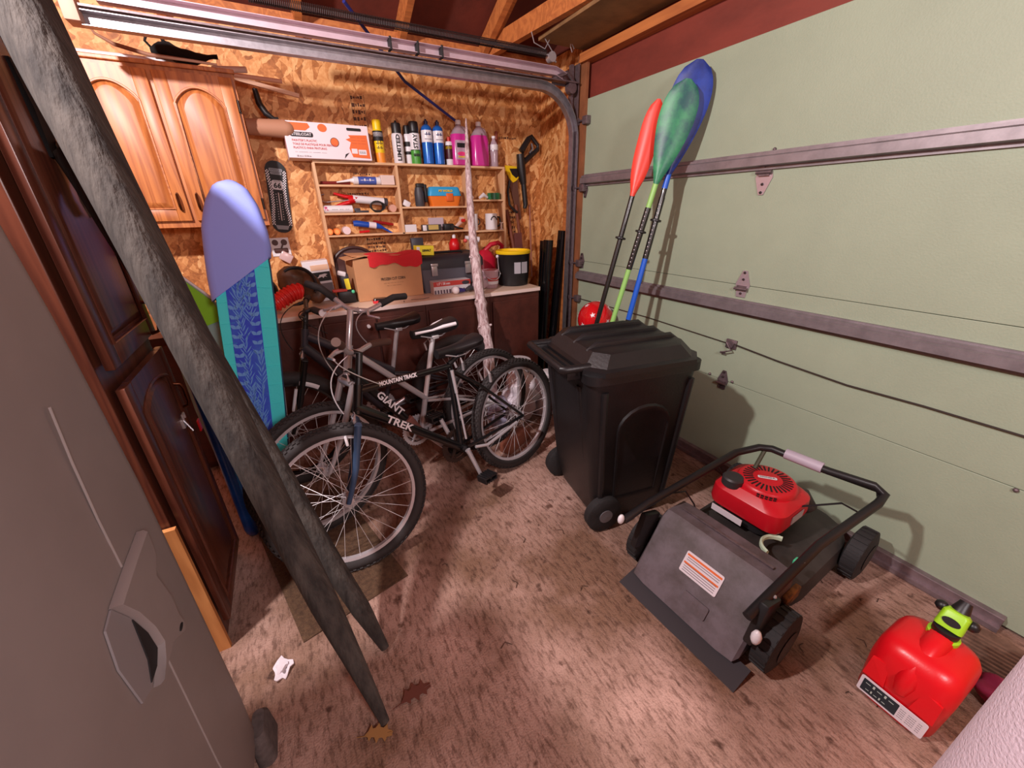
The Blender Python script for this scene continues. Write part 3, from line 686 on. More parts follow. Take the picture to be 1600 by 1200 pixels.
s = MB(); s.box((.54, 3.15, 1.468), (.09, .03, .014), bev=.003); s.box((.51, 3.15, 1.48), (.04, .02, .02), bev=.003); single('scraper', s, pm('dark_grey', (60, 56, 62)), 'small dark scraper between the white sealant tube and the cable coil', 'tool')
# --- third left cubby
for x, lb in ((.305, 'orange ended round tube, leftmost in the third left cubby'), (.352, 'orange ended round tube next to the white jar in the third left cubby')):
    o = thing('orange_tube', lb, 'tube', (x, 3.17, 1.343), (0, 0, 0), 'orange ended tubes')
    MB().tube([(0, -.03, 0), (0, .05, 0)], .021, 18).build('tube_body', orange, o); MB().tube([(0, -.031, 0), (0, -.0302, 0)], .014, 16).build('end_disc', pm('light_orange', (255, 170, 90), .5), o)
s = MB(); s.tube([(.415, 3.13, 1.348), (.415, 3.2, 1.348)], .026, 18); single('white_jar', s, pm('jar_pinkwhite', (232, 206, 208), .5), 'white jar lying on its side beside the orange ended tubes', 'jar')
c = thing('hand_tool', 'blue handled tool with white tag on the third left cubby board', 'tool', (.58, 3.17, 1.37), (0, .08, 0))
s = MB(); s.tube([(-.11, 0, .012), (-.09, 0, .014), (.06, 0, .004), (.09, 0, -.005)], [.018, .021, .019, .012], 12, flat=.9); s.tube([(.09, 0, -.005), (.12, 0, -.02), (.16, 0, -.04)], [.010, .008, .006], 8)
s.build('handle', blue, c); MB().tube([(-.005, 0, .010), (.045, 0, .006)], .0218, 12).build('paper_tag', white_p, c)
s = MB(); s.tube([(.50, 3.15, 1.333), (.57, 3.15, 1.338)], .008, 8); single('marker_pen', s, red, 'red pen lying below the blue handled tool', 'pen')
s = MB(); s.tube([(.62, 3.21, 1.40), (.76, 3.21, 1.375)], .010, 8); single('pry_bar', s, pm('dark_red', (150, 20, 24), .4), 'dark red handle behind the blue handled tool', 'tool')
# --- middle column
s = MB(); s.box((.865, 3.17, 1.515), (.05, .05, .04), rot=(0, .5, 0), bev=.004); single('plug_adapter', s, wm, 'small white wedge in the left corner of the middle cubby', 'box')
c = thing('flask', 'dark grey lumpy flask beside the blue and orange lunch box', 'flask', (.975, 3.18, 1.495))
MB().lathe([(.032, 0), (.036, .01), (.036, .09), (.030, .12), (.028, .13)], seg=18).build('flask_body', pm('slate_grey', (62, 60, 66), .5), c); s = MB(); s.box((.01, 0, .142), (.06, .04, .03), bev=.006); s.box((.045, -.01, .09), (.02, .03, .12), bev=.005); s.build('clip_head', black, c)
c = thing('lunch_box', 'toy toolbox with blue lid and orange base in the middle cubby', 'toolbox', (1.165, 3.18, 1.495))
s = MB(); rbox(s, [(0, .215, .085, .015), (.07, .255, .10, .015)]); s.build('box_base', orange, c)
s = MB(); rbox(s, [(.072, .26, .104, .015), (.10, .25, .10, .02), (.128, .235, .085, .02), (.134, .22, .075, .02)]); s.build('box_lid', pm('sky_blue_plastic', (52, 160, 214), .4), c)
s = MB(); s.box((.03, -.052, .062), (.055, .012, .055), bev=.004); l_ = s.build('latch', pm('latch_orange', (222, 100, 40), .4), c)
text('MY WORLD', .02, yellow, c, T(.0, -.0535, .105) @ FRONT, width=.11, bold=.0008)
s = MB(); s.box((.872, 3.17, 1.346), (.088, .06, .052), bev=.002); single('white_carton', s, wm, 'small white carton in the lower middle cubby', 'box', smooth=0)
c = thing('staple_box', 'silver and yellow boxed gadget in the lower middle cubby', 'box', (1.04, 3.17, 1.32)); s = MB(); s.box((0, 0, .025), (.15, .05, .045), bev=.003); s.build('box_body', pm('gunmetal', (70, 66, 66), .4, .3), c); s = MB(); s.box((.01, -.026, .028), (.08, .003, .034)); s.build('printed_label', pm('gold_label', (196, 168, 96), .4), c, smooth=0); s = MB(); s.box((-.06, -.027, .025), (.03, .004, .04), bev=.002); s.build('white_end', wm, c)
s = MB(); s.box((1.10, 3.225, 1.38), (.12, .03, .07), bev=.003); s.box((1.10, 3.225, 1.335), (.1, .02, .03)); single('clear_case', s, pm('frosted_case', (196, 176, 186), .3), 'frosted clear case behind the yellow labelled gadget', 'case', smooth=0)
s = MB(); s.box((1.18, 3.17, 1.345), (.08, .05, .05), bev=.006); s.cyl((1.20, 3.145, 1.345), (1.20, 3.13, 1.345), .015); s.tube([(1.2, 3.16, 1.36), (1.26, 3.15, 1.335), (1.30, 3.16, 1.33)], .007, 6); single('tape_measure', s, black, 'black boxy tool with small handle in the lower middle cubby', 'tool')
s = MB(); s.tube([(1.24, 3.2, 1.33), (1.31, 3.21, 1.38)], [.012, .018], 10); s.box((1.31, 3.20, 1.40), (.03, .03, .03), bev=.003); single('red_white_nozzle', s, pm('nozzle_cream', (226, 190, 176), .5), 'cream nozzle standing at the right end of the lower middle cubby', 'nozzle')
MBX = MB(); MBX.box((1.313, 3.175, 1.39), (.03, .02, .022), bev=.002); single('stopper', MBX, red, 'red stopper piece on top of the cream nozzle', 'cap')
# --- right column
s = MB(); s.tube([(1.595, 3.14, 1.568), (1.595, 3.18, 1.568)], .001, 4) if False else s.lathe([(.026, 0), (.052, 0), (.052, .048), (.026, .048)], (1.60, 3.185, 1.541), 26); single('tape_roll', s, pm('green_tape', (34, 116, 72), .4), 'green roll of tape in the upper right cubby', 'tape')
s = MB(); s.tube([(1.46, 3.16, 1.553), (1.50, 3.17, 1.575), (1.54, 3.18, 1.556)], [.010, .017, .010], 10); single('paper_scrap', s, wm, 'white twisted scrap beside the green tape roll', 'paper')
s = MB(); s.ball((1.40, 3.17, 1.555), .014, 10); single('ear_plug', s, pm('cream_box', (222, 198, 190)), 'small cream knob at the left side of the upper right cubby', 'knob')
c = thing('mug', 'white mug with dark ring mark in the lower right cubby', 'mug', (1.565, 3.175, 1.311)); MB().lathe([(.045, 0), (.050, .006), (.050, .125), (.046, .125), (.046, .01)], seg=24).build('cup', wm, c)
s = MB(); s.tube([(.048, 0, .10), (.078, 0, .095), (.085, 0, .06), (.075, 0, .03), (.048, 0, .025)], .007, 8); s.build('handle', black, c); s = MB(); s.tube([(.028 * math.cos(a), -.0505, .065 + .038 * math.sin(a)) for a in [PI * .1 + PI * .8 * k / 10 for k in range(11)]], .004, 6); s.build('printed_ring', ink, c)
c = thing('mug', 'white mug partly behind the peeled branch in the lower right cubby', 'mug', (1.405, 3.18, 1.311)); MB().lathe([(.032, 0), (.036, .006), (.036, .125), (.032, .125), (.032, .01)], seg=22).build('cup', wm, c); s = MB(); s.tube([(.034, 0, .09), (.055, 0, .08), (.055, 0, .05), (.034, 0, .04)], .005, 8); s.build('handle', black, c)
s = MB(); s.lathe([(.018, 0), (.018, .006), (.008, .006), (.008, .05), (.018, .05), (.018, .056)], (1.645, 3.15, 1.311), 16); single('thread_spool', s, pm('spool_cream', (226, 200, 190), .5), 'small cream spool beside the ring marked mug', 'spool')

# ------------------------------------------------------------------ things on the bench
ZB = .901
cb = thing('corn_box', 'brown cardboard box printed FROZEN CUT CORN on the bench', 'box', (.60, 2.99, ZB), (0, 0, .06))
card = pm('brown_cardboard', (204, 148, 104), .7, var=.1, scale=6)
s = MB(); s.box((0, 0, .14), (.46, .27, .28), bev=.003); s.build('carton', card, cb, smooth=0)
s = MB(); s.box((-.05, 0, .292), (.36, .25, .006), rot=(.0, .04, 0)); s.box((-.22, -.05, .288), (.12, .2, .005), rot=(0, -.15, 0)); s.build('flap', card, cb, smooth=0)
for k, (t_, sz, z, wd) in enumerate((('FROZEN CUT CORN', .026, .135, .17), ('--- -- --- -- -- ----', .012, .108, .14), ('--- -- ---- ------', .010, .090, .10))):
    text(t_, sz, ink, cb, T(.02, -.1365, z) @ FRONT, width=wd, bold=.0004 if k == 0 else 0)
s = MB(); rings = []
for i in range(22):
    f = i / 21; x = -.13 + .37 * f; zt = .300 + .008 * math.sin(f * 9); dz = .045 + .030 * f + .012 * math.sin(f * 9 + 1) + .006 * math.sin(f * 23)
    rings.append([Vector((x, -.02, zt)), Vector((x, -.10, zt + .004)), Vector((x, -.142, zt - .012)), Vector((x, -.146, .283 - dz * .5)), Vector((x, -.144 - .004 * math.sin(f * 30), .283 - dz)), Vector((x, -.138, .283 - dz)), Vector((x, -.139, .27)), Vector((x, -.10, .292)), Vector((x, -.02, .29))])
s.loft(rings); o = s.build('red_cloth', pm('red_fleece', (214, 40, 48), .9, bump=.2), None, smooth=60); o.location = cb.location; o.rotation_euler = (0, 0, .06); tag(o, 'red cloth draped over the front top edge of the corn box', 'cloth')
# brown arched case behind
s = MB(); pl = [(-.15, 0), (.15, 0), (.15, .20)] + [(.15 * math.cos(a), .20 + .13 * math.sin(a)) for a in [PI * k / 12 for k in range(13)]] + [(-.15, .20)]
s.prism(pl, 0, .03, T(.44, 3.215, ZB) @ FRONT); o = single('arched_case', s, pm('brown_leatherette', (86, 52, 48), .5), 'brown arched case standing behind the corn box', 'case')
s = MB(); s.tube([(.44 + .15 * math.cos(a), 3.185, ZB + .20 + .13 * math.sin(a)) for a in [PI * k / 14 for k in range(15)]], .012, 8); e_ = s.build('rim', pm('brown_rim', (66, 38, 36), .45), None); e_.data.transform(Matrix.Translation(-o.location)); e_.parent = o
# tool box
tb = thing('tool_box', 'grey tool box with black lid and two silver latches on the bench', 'toolbox', (1.085, 3.0, ZB), (0, 0, .02))
s = MB(); rbox(s, [(0, .46, .20, .02), (.17, .50, .22, .02)]); s.build('box_base', pm('toolbox_grey', (92, 90, 100), .5), tb)
s = MB(); rbox(s, [(.17, .515, .235, .02), (.225, .515, .235, .02), (.25, .49, .21, .03), (.262, .44, .16, .03)]); s.build('box_lid', pm('lid_black', (44, 40, 46), .5), tb)
for x in (-.15, .12):
    s = MB(); s.box((x, -.122, .165), (.045, .01, .085), bev=.003); s.box((x, -.128, .20), (.055, .008, .02), bev=.002); s.build('latch', steel, tb)
s = MB(); s.tube([(-.13, 0, .26), (-.12, 0, .275), (.12, 0, .275), (.13, 0, .26)], .009, 8); s.build('handle', black, tb)
c = thing('parts_case', 'red and white printed box with clear side in front of the tool box', 'box', (1.04, 2.845, ZB)); s = MB(); s.box((0, 0, .045), (.29, .09, .09), bev=.003); s.build('carton', wm, c, smooth=0)
s = MB(); s.box((0, -.0456, .072), (.29, .002, .034)); s.build('red_band', rdp, c, smooth=0); text('1.5" / 38 mm', .024, white, c, T(-.07, -.0468, .073) @ FRONT, width=.10, bold=.0008); text('- ---', .012, ink, c, T(.03, -.0462, .045) @ FRONT, width=.05); s = MB(); s.prism(ell(.105, .068, .03, .014), 0, .001, T(0, -.0466, 0) @ FRONT); s.build('printed_oval', pm('dark_grey', (60, 56, 62)), c); s = MB()
for k in range(13): s.box((-.135 + .0225 * k, -.0466, .016), (.012, .002, .026))
s.build('screw_window', pm('mauve_grey', (96, 80, 96), .5), c, smooth=0)
c = thing('yellow_carton', 'yellow and white carton lying on the tool box lid', 'box', (.90, 2.97, 1.165)); s = MB(); s.box((0, 0, .035), (.13, .08, .065), rot=(0, .05, 0), bev=.002); s.build('carton', pm('bright_yellow', (240, 222, 50), .5), c, smooth=0); text('DEWALT', .02, ink, c, T(.01, -.042, .035) @ FRONT, width=.065, bold=.001); MB().box((-.052, -.0405, .038), (.022, .003, .05), rot=(0, .05, 0)).build('white_end', wm, c, smooth=0)
s = MB(); s.box((.87, 3.02, 1.245), (.09, .035, .12), bev=.004); single('blister_pack', s, pm('dark_slate', (46, 46, 58), .4), 'dark packet standing behind the yellow carton', 'box')
bpy.data.objects['blister_pack'].location.z = 1.165
c = thing('chalk_bottle', 'small red bottle with white cap behind the tool box', 'bottle', (1.225, 3.18, 1.165)); MB().lathe([(.038, 0), (.045, .01), (.045, .05), (.03, .085), (.015, .095)], seg=20).build('bottle_body', red, c); MB().lathe([(.014, .093), (.014, .115), (.006, .125)], seg=14).build('cap', wm, c)
s = MB(); s.cyl((1.29, 3.10, 1.265), (1.40, 3.08, 1.245), .014, .022); c = single('small_tube', s, wm, 'white stubby tube with red tip poking left from behind the branch', 'tube'); MBY = MB(); MBY.ball((-.055, .01, .018), .017, 12); MBY.build('red_tip', pm('coral_tip', (228, 90, 80), .4), c)
s = MB(); rbox(s, [(0, .30, .11, .02), (.262, .30, .11, .02)], T(1.225, 3.185, ZB)); single('storage_bin', s, pm('lid_black', (44, 40, 46)), 'dark bin holding small bottles up behind the grey tool box', 'bin')
# buckets and jugs
c = thing('bucket', 'black bucket with yellow rim and white label on the bench end', 'bucket', (1.70, 2.93, ZB)) if False else thing('bucket', 'black bucket with yellow rim and white label on the bench end', 'bucket', (1.60, 2.88, ZB))
MB().lathe([(.115, 0), (.12, .005), (.132, .12), (.136, .235), (.14, .24), (.14, .25), (.128, .25), (.115, .02)], seg=32).build('pail', black, c)
MB().lathe([(.141, .243), (.144, .250), (.144, .262), (.138, .268), (.128, .268), (.128, .25)], seg=32).build('rim', yellow, c)
s = MB(); s.tube([(-.14 , -.01, .225), (-.155, -.04, .19), (-.16, -.06, .13), (-.15, -.07, .10)], .0035, 6); s.build('bail_handle', steel, c); MB().ball((-.138, 0, .225), .014, 10).build('bail_ear', wm, c)
for dx, wd in ((-.03, .05), (.032, .058)):
    MB().loft([[Vector(((.1352 + .0008 * k) * math.sin(t), -(.1352 + .0008 * k) * math.cos(t), z)) for t, z in [(dx / .13 + wd / .26 * q, .10) for q in (-1, -.5, 0, .5, 1)] + [(dx / .13 + wd / .26 * q, .185) for q in (1, .5, 0, -.5, -1)]] for k in (0, 1)]).build('printed_label', pm('label_lightgrey', (176, 172, 180), .5), c)
c = thing('fuel_can', 'red plastic fuel can with curved grip behind the clear tub', 'can', (1.465, 3.12, ZB)); s = MB(); rbox(s, [(0, .16, .14, .04), (.19, .17, .15, .045), (.235, .12, .10, .04), (.26, .06, .06, .025)]); s.build('can_body', pm('jug_red', (190, 24, 50), .4), c); s = MB(); s.tube([(.0, 0, .25), (.05, -.02, .30), (.12, -.02, .31), (.16, -.01, .285), (.155, 0, .24)], .018, 10); s.build('grip', pm('jug_red', (190, 24, 50)), c)
c = thing('clear_tub', 'small clear tub with labels and wire bail beside the black bucket', 'tub', (1.38, 2.85, ZB)); MB().lathe([(.052, 0), (.056, .005), (.066, .12), (.07, .125), (.07, .135), (.062, .135)], seg=26).build('tub_body', pm('milky_plastic', (226, 190, 200), .25, trans=.35), c)
for z, m in ((.03, wm), (.055, rdp)): MB().lathe([(.0585 + z * .07, z), (.0595 + z * .07, z + .001), (.061 + z * .07, z + .022), (.060 + z * .07, z + .023)], seg=26).build('label_band', m, c)
s = MB(); s.tube([(.07 * math.cos(a), -.02 - .05 * math.sin(a), .125 - .06 * math.sin(a)) for a in [PI * k / 12 for k in range(13)]], .003, 6); s.build('bail_handle', steel, c)
c = thing('light_bulb', 'white round light bulb lying on the bench before the printed box', 'bulb', (1.04, 2.74, ZB), (0, 0, .2)); MB().ball((-.0, 0, .028), .028, 18).build('glass_globe', pm('opal_glass', (248, 240, 244), .15), c); MB().tube([(.02, 0, .026), (.06, 0, .02), (.075, 0, .018)], [.02, .015, .012], 12).build('socket', pm('violet_grey', (60, 50, 120), .4), c)
s = MB(); s.tube([(1.12, 2.75, ZB + .018), (1.16, 2.76, ZB + .03), (1.22, 2.77, ZB + .018)], [.012, .02, .01], 8); single('hand_tool', s, pm('slate_grey', (62, 60, 66)), 'small dark tool beside the light bulb on the bench', 'tool')
s = MB(); rng = random.Random(3); s.ball((1.27, 2.80, ZB + .045), .055, 18, (1.2, .8, .8)); o = single('plastic_bag', s, pm('clear_bag', (214, 186, 196), .3, trans=.3), 'crumpled clear bag on the bench just left of the branch', 'bag', smooth=20)
for v in o.data.vertices: v.co += v.co.normalized() * noise.noise(v.co * 40) * .02
s = MB(); s.tube([(.70, 2.72, ZB + .002), (.78, 2.70, ZB + .002), (.83, 2.72, ZB + .002)], .0015, 5); s.tube([(.64, 2.68, ZB + .002), (.645, 2.70, ZB + .004)], .0025, 5); single('wire_scrap', s, ink, 'thin dark wire scrap lying flat on the worktop', 'wire')
c = thing('pocket_device', 'small black and red pocket device lying on the worktop before the corn box', 'device', (.50, 2.76, ZB), (0, 0, -.15)); s = MB(); rbox(s, [(0, .095, .06, .015), (.018, .10, .065, .015)]); s.build('case', pm('coral_red', (214, 50, 60), .4), c); s = MB(); rbox(s, [(.018, .09, .058, .012), (.03, .08, .05, .012)]); s.build('face', pm('glossy_black', (26, 20, 24), .2), c)
c = thing('cordless_charger', 'black, white and yellow charger standing left of the corn box', 'charger', (.31, 2.90, ZB)); s = MB(); s.box((0, 0, .04), (.11, .09, .08), bev=.008); s.build('base', black, c); s = MB(); s.box((.005, -.01, .13), (.055, .05, .12), rot=(0, -.06, 0), bev=.006); s.build('battery', pm('dark_slate', (46, 46, 58)), c); s = MB(); s.box((.014, -.038, .125), (.03, .004, .07), rot=(0, -.06, 0)); s.build('yellow_panel', pm('bright_yellow', (240, 222, 50)), c); s = MB(); s.box((-.01, -.03, .195), (.05, .03, .03), rot=(0, .3, 0), bev=.006); s.build('white_clip', wm, c); s = MB(); s.box((-.04, -.03, .088), (.09, .04, .016), bev=.003); s.build('red_tray', rdp, c); s = MB(); s.ball((.04, -.05, .075), .012, 10); s.build('green_light', pm('mint_green', (80, 200, 150), .4), c)
c = thing('paper_box', 'white and black printed box leaning on the left shelf upright', 'box', (.175, 3.08, ZB), (0, -.05, 0)); s = MB(); s.box((0, 0, .135), (.16, .11, .27), bev=.003); s.build('carton', wm, c, smooth=0); s = MB(); s.box((.01, -.0565, .165), (.135, .002, .06)); s.build('black_band', ink, c, smooth=0); s = MB(); s.prism([(-.035, .155), (-.01, .165), (.0, .178), (.035, .183), (.05, .178), (.035, .170), (.045, .158), (.03, .166), (.02, .155), (.012, .165), (-.01, .158)], 0, .001, T(.01, -.058, 0) @ FRONT); s.build('animal_mark', wm, c, smooth=0); s = MB(); s.box((.02, -.0565, .225), (.11, .002, .035)); s.build('peach_panel', pm('peach', (222, 180, 150), .5), c, smooth=0); s = MB(); s.box((.01, -.0565, .07), (.135, .002, .10)); s.build('grey_panel', pm('panel_grey', (110, 98, 102), .5), c, smooth=0)
# red ribbed hose
s = MB(); path = []; rs = []
P0, P1, P2, P3 = Vector((-.17, 2.79, ZB + .055)), Vector((-.08, 2.79, ZB + .05)), Vector((-.03, 2.82, ZB + .13)), Vector((.04, 2.85, ZB + .11))
for i in range(121):
    f = i / 120; path.append(P0 * (1 - f) ** 3 + P1 * 3 * f * (1 - f) ** 2 + P2 * 3 * f * f * (1 - f) + P3 * f ** 3); rs.append(.046 + .005 * math.cos(f * 2 * PI * 9))
s.tube(path, [r_ - .004 for r_ in [.046] * len(path)], 18)
for k in range(10):
    i_ = 5 + k * 12; t_ = (path[min(120, i_ + 1)] - path[i_ - 1]).normalized(); m_ = frame_to(path[i_], t_.orthogonal(), t_.cross(t_.orthogonal())); s.tube([m_ @ Vector((.044 * math.cos(a), .044 * math.sin(a), 0)) for a in [2 * PI * q / 24 for q in range(24)]], .008, 8, closed=True)
o = single('ribbed_hose', s, pm('coral_hose', (226, 44, 40), .4), 'red ribbed flexible hose on the left of the worktop', 'hose', smooth=60)
# brown leather cap / glove pile and black wheel of a machine
c = thing('leather_hat', 'rumpled brown leather hat piled above the red hose', 'hat', (.055, 2.93, ZB)); s = MB()
for i, (x, z, r) in enumerate(((-.05, .17, .09), (.03, .13, .08), (.08, .08, .06))):
    s.ball((x, 0, z), r, 20, (1.0, .8, 1.0))
o = s.build('crown', pm('brown_leather', (98, 62, 38), .5, var=.45, scale=14, bump=.4, bscale=18), c)
for v in o.data.vertices: v.co += Vector((1, 1, 1)) * noise.noise(v.co * 14) * .02
s = MB(); s.tube([(-.02 + .10 * math.cos(a), -.06 + .02 * math.sin(a), .15 + .10 * math.sin(a)) for a in [PI * .9 * k / 14 - .6 for k in range(15)]], .008, 8, flat=2); s.build('strap', black_r, c)
s = MB(); s.ball((-.18, 2.99, ZB + .11), .095, 24, (1, .7, 1)); s.box((-.18, 2.99, ZB + .06), (.14, .12, .12), bev=.02); single('bench_grinder', s, black, 'black rounded machine on the worktop behind the turquoise padded board', 'machine')
# outlet, thermometer
c = thing('power_outlet', 'white four socket outlet plate on the wall under the thermometer', 'outlet', (-.015, BY, 1.255)); s = MB(); s.box((0, -.004, 0), (.115, .008, .12), bev=.003); s.build('cover_plate', wm, c, smooth=0)
for x in (-.027, .027):
    MB().tube([(x, -.008, .03), (x, -.016, .03)], .019, 16).build('socket', pm('socket_brown', (74, 36, 30), .5), c)
s = MB(); s.box((0, -.012, -.022), (.085, .014, .03), bev=.006); s.box((.005, -.018, -.005), (.01, .01, .05), rot=(0, .5, 0)); s.build('plug', pm('socket_brown', (74, 36, 30)), c); s = MB(); s.box((.02, -.03, -.065), (.075, .05, .06), rot=(0, .6, 0), bev=.008); s.build('clear_adapter', pm('pinkish_clear', (214, 180, 178), .25), c)
th = thing('wall_thermometer', 'black checkered thermometer sign marked 66 on the wood chip wall', 'thermometer', (.045, BY, 1.56), (0, .10, 0))
TH = .40; s = MB(); s.prism(rr(.118, .43, .055, 8), 0, .012, FRONT @ T(0, 0, 0)); s.build('sign_plate', pm('enamel_black', (16, 14, 18), .6), th)
s = MB()
for side in (-1, 1):
    for i in range(44):
        for j in range(3):
            if (i + j) % 2 == 0:
                z = -.165 + i * .0075; w_ = .030 + .012 * math.sin(max(0, min(1, (abs(z) - .05) / .12)) * 1.57)
                s.box((side * (w_ + j * .0065) + 0, -.0125, z), (.006, .001, .007))
s.build('checker_print', white, th, smooth=0)
s = MB(); s.prism(rr(.062, .056, .014, 4, 0, .075), 0, .001, T(0, -.0125, 0) @ FRONT); s.build('road_shield', pm('shield_grey', (206, 200, 204), .4), th)
text('66', .042, ink, th, T(0, -.0142, .070) @ FRONT, width=.044, bold=.0015); text('ROUTE', .012, ink, th, T(0, -.0142, .096) @ FRONT, width=.035)
s = MB(); s.prism(rr(.075, .018, .006, 4, 0, .162), 0, .001, T(0, -.0125, 0) @ FRONT); s.prism(rr(.065, .015, .006, 4, 0, .143), 0, .001, T(0, -.0125, 0) @ FRONT); s.build('name_plate', pm('plate_grey', (130, 126, 132), .4), th)
text('AMERICA\'S', .016, ink, th, T(0, -.0142, .162) @ FRONT, width=.062); text('HIGHWAY', .014, ink, th, T(0, -.0142, .143) @ FRONT, width=.05)
MB().cyl((0, -.016, .03), (0, -.016, -.14), .004).build('glass_tube', pm('tube_glass', (190, 186, 190), .2), th)
s = MB()
for i in range(11):
    for sd in (-1, 1): s.ball((sd * .014, -.0125, .02 - i * .015), .0028, 8, (1, .3, 1))
s.build('scale_dots', white, th)
s = MB(); s.prism([(-.04, -.17), (.04, -.17), (.03, -.195), (-.03, -.195)], 0, .001, T(0, -.0125, 0) @ FRONT); s.build('bulb_mark', pm('plate_grey', (130, 126, 132)), th)

# ------------------------------------------------------------------ on and beside the wall cabinet
s = MB(); s.cyl((-.74, 3.06, 2.185), (-.20, 3.06, 2.185), .016); single('white_pipe', s, wm, 'white pipe lying on the wall cabinet towards its left side', 'pipe')
s = MB(); s.cyl((-.13, 3.10, 2.19), (.03, 3.06, 2.195), .015); single('white_pipe', s, pm('offwhite_pipe', (222, 196, 186), .5), 'short off-white pipe sticking out past the right edge of the wall cabinet', 'pipe')
s = MB(); rng = random.Random(5); rings = []
for i in range(14):
    f = i / 13; x = -.37 + .28 * f; r = .012 + .034 * math.sin(PI * min(1, f * 1.15 + .05)) ; z = 2.215 + .012 * math.sin(f * 8)
    rings.append([Vector((x, 3.02 + r * math.cos(q), z + r * (.8 + .2 * math.sin(3 * q + i)) * math.sin(q))) for q in [2 * PI * k / 12 for k in range(12)]])
s.loft(rings); s.tube([(-.36, 3.02, 2.225), (-.38, 3.0, 2.25), (-.37, 3.0, 2.27)], .006, 6); s.tube([(-.30, 3.02, 2.24), (-.31, 3.0, 2.275)], .008, 6)
single('black_bundle', s, pm('black_cloth', (12, 10, 12)), 'black cloth bundle lying on the wall cabinet', 'bundle')
s = MB(); s.tube([(-.58, 3.0, 2.29), (-.56, 2.99, 2.25), (-.50, 2.98, 2.215), (-.38, 2.98, 2.19), (-.20, 2.975, 2.185), (-.10, 2.98, 2.182)], [.003, .006, .009, .009, .007, .005], 8); single('bent_stick', s, pm('stick_brown', (150, 104, 82), .7), 'bent bare stick lying along the front of the wall cabinet top', 'stick')
s = MB(); s.cyl((-.6, 3.08, 2.183), (.20, 3.12, 2.173), .011); single('wooden_dowel', s, pm('dowel_pink', (214, 156, 130), .6), 'straight dowel with rounded end jutting past the wall cabinet', 'dowel')
s = MB(); s.box((.12, 3.12, 2.125), (.32, .02, .02), rot=(0, .17, 0)); single('wood_strip', s, pm('strip_pale', (226, 180, 150), .6), 'pale square strip sloping down past the wall cabinet', 'strip', smooth=0)
bpy.data.objects['wood_strip'].location = (.12, 3.12, 2.10)
s = MB(); s.tube([(.05, 3.15, 2.13), (.055, 3.15, 2.06), (.08, 3.14, 2.01), (.115, 3.14, 1.985), (.14, 3.14, 1.99)], [.014, .018, .018, .012, .008], 10); s.tube([(.07, 3.15, 2.02), (.10, 3.15, 1.99), (.115, 3.15, 1.965)], .008, 8); single('black_hook', s, black, 'black claw shaped hook hanging right of the wall cabinet', 'hook')
s = MB(); s.cyl((-.036, 3.13, 1.935), (.17, 3.13, 1.935), .042, .05); s.ball((.17, 3.13, 1.935), .05, 16, (1, 1, .9)); single('paper_roll', s, pm('skin_tan', (180, 128, 100), .7), 'tan rolled tube sticking out between the wall cabinet and the white box', 'roll')
# saw, spray gun, sticks at the right end of the wall
c = thing('hand_saw', 'hand saw with yellow and black handle hanging point down', 'saw', (1.80, 3.225, 1.70), (0, -.10, 0)); SW = FRONT
s = MB(); s.prism([(-.045, .03), (.045, .02), (.052, -.32), (.02, -.33)], -.001, .001, SW); s.build('blade', pm('saw_steel', (120, 86, 74), .45, .5), c, smooth=0)
s = MB(); s.prism([(-.055, .10), (.045, .085), (.055, .0), (.03, -.02), (.0, -.03), (-.03, .0), (-.05, .05)], -.010, .010, SW); s.build('handle', yellow, c); s = MB(); s.prism([(-.025, .075), (.045, .07), (.052, .012), (.03, .0), (-.005, .03)], .010, .013, SW); s.build('handle_inlay', black, c)
c = thing('spray_gun', 'black pressure washer gun with looped grip hanging by the corner', 'spray gun', (1.90, 3.21, 1.80)); s = MB()
s.tube([(-.03, 0, .08), (-.02, 0, -.03), (.0, -.0, -.14)], [.032, .036, .026], 12); s.tube([(.0, 0, -.14), (.02, 0, -.30), (.01, 0, -.33)], [.022, .022, .016], 10)
s.tube([(-.02, 0, .10), (.05, 0, .19), (.075, 0, .21), (.14, 0, .15), (.14, 0, .12), (.03, -0, .04), (.0, 0, .02)], [.026, .022, .016, .016, .018, .022, .024], 10); s.build('gun_body', black, c)
s = MB(); s.tube([(.08, 0, .16), (.09, 0, .12), (.06, 0, .09)], .007, 8); s.build('trigger', grey, c); s = MB(); s.tube([(.01, 0, -.33), (.02, 0, -.36)], [.012, .010], 10); s.build('nozzle', pm('worn_brass', (190, 140, 90)), c)
s = MB(); s.tube([(1.76, 3.2, 1.68), (1.735, 3.19, 1.6), (1.745, 3.18, 1.5), (1.79, 3.19, 1.46), (1.83, 3.2, 1.44)], .010, 8); single('black_hose', s, black_r, 'black hose loop hanging behind the hand saw', 'hose')
for x0, x1, z1, m, lb, wd in ((1.74, 1.80, 1.46, pm('rust_wood', (120, 62, 40), .7), 'dark reddish stick leaning under the hand saw', .016), (1.86, 1.80, 1.33, pm('pale_stick', (226, 184, 140), .6), 'pale round stick leaning in the back corner behind the bucket', .011),
                              (1.97, 1.93, 1.50, pm('copper_rod', (150, 88, 66), .5), 'thin coppery rod leaning below the spray gun', .008), (1.83, 1.86, 1.50, pm('rust_wood', (120, 62, 40)), 'dark reddish stick leaning right of the saw blade', .014)):
    s = MB(); s.cyl((x1, 3.12, ZB + .0), (x0, 3.225, z1), wd); single('wooden_stick', s, m, lb, 'stick')
    if x1 > 1.72: pass
s = MB(); s.box((1.815, 3.10, .64), (.07, .02, 1.28), rot=(-.06, -.03, 0), bev=.001); single('maroon_board', s, pm('maroon_wood', (112, 60, 54), .6, var=.2), 'dull maroon board leaning in the corner beside the black pipes', 'board', smooth=0)

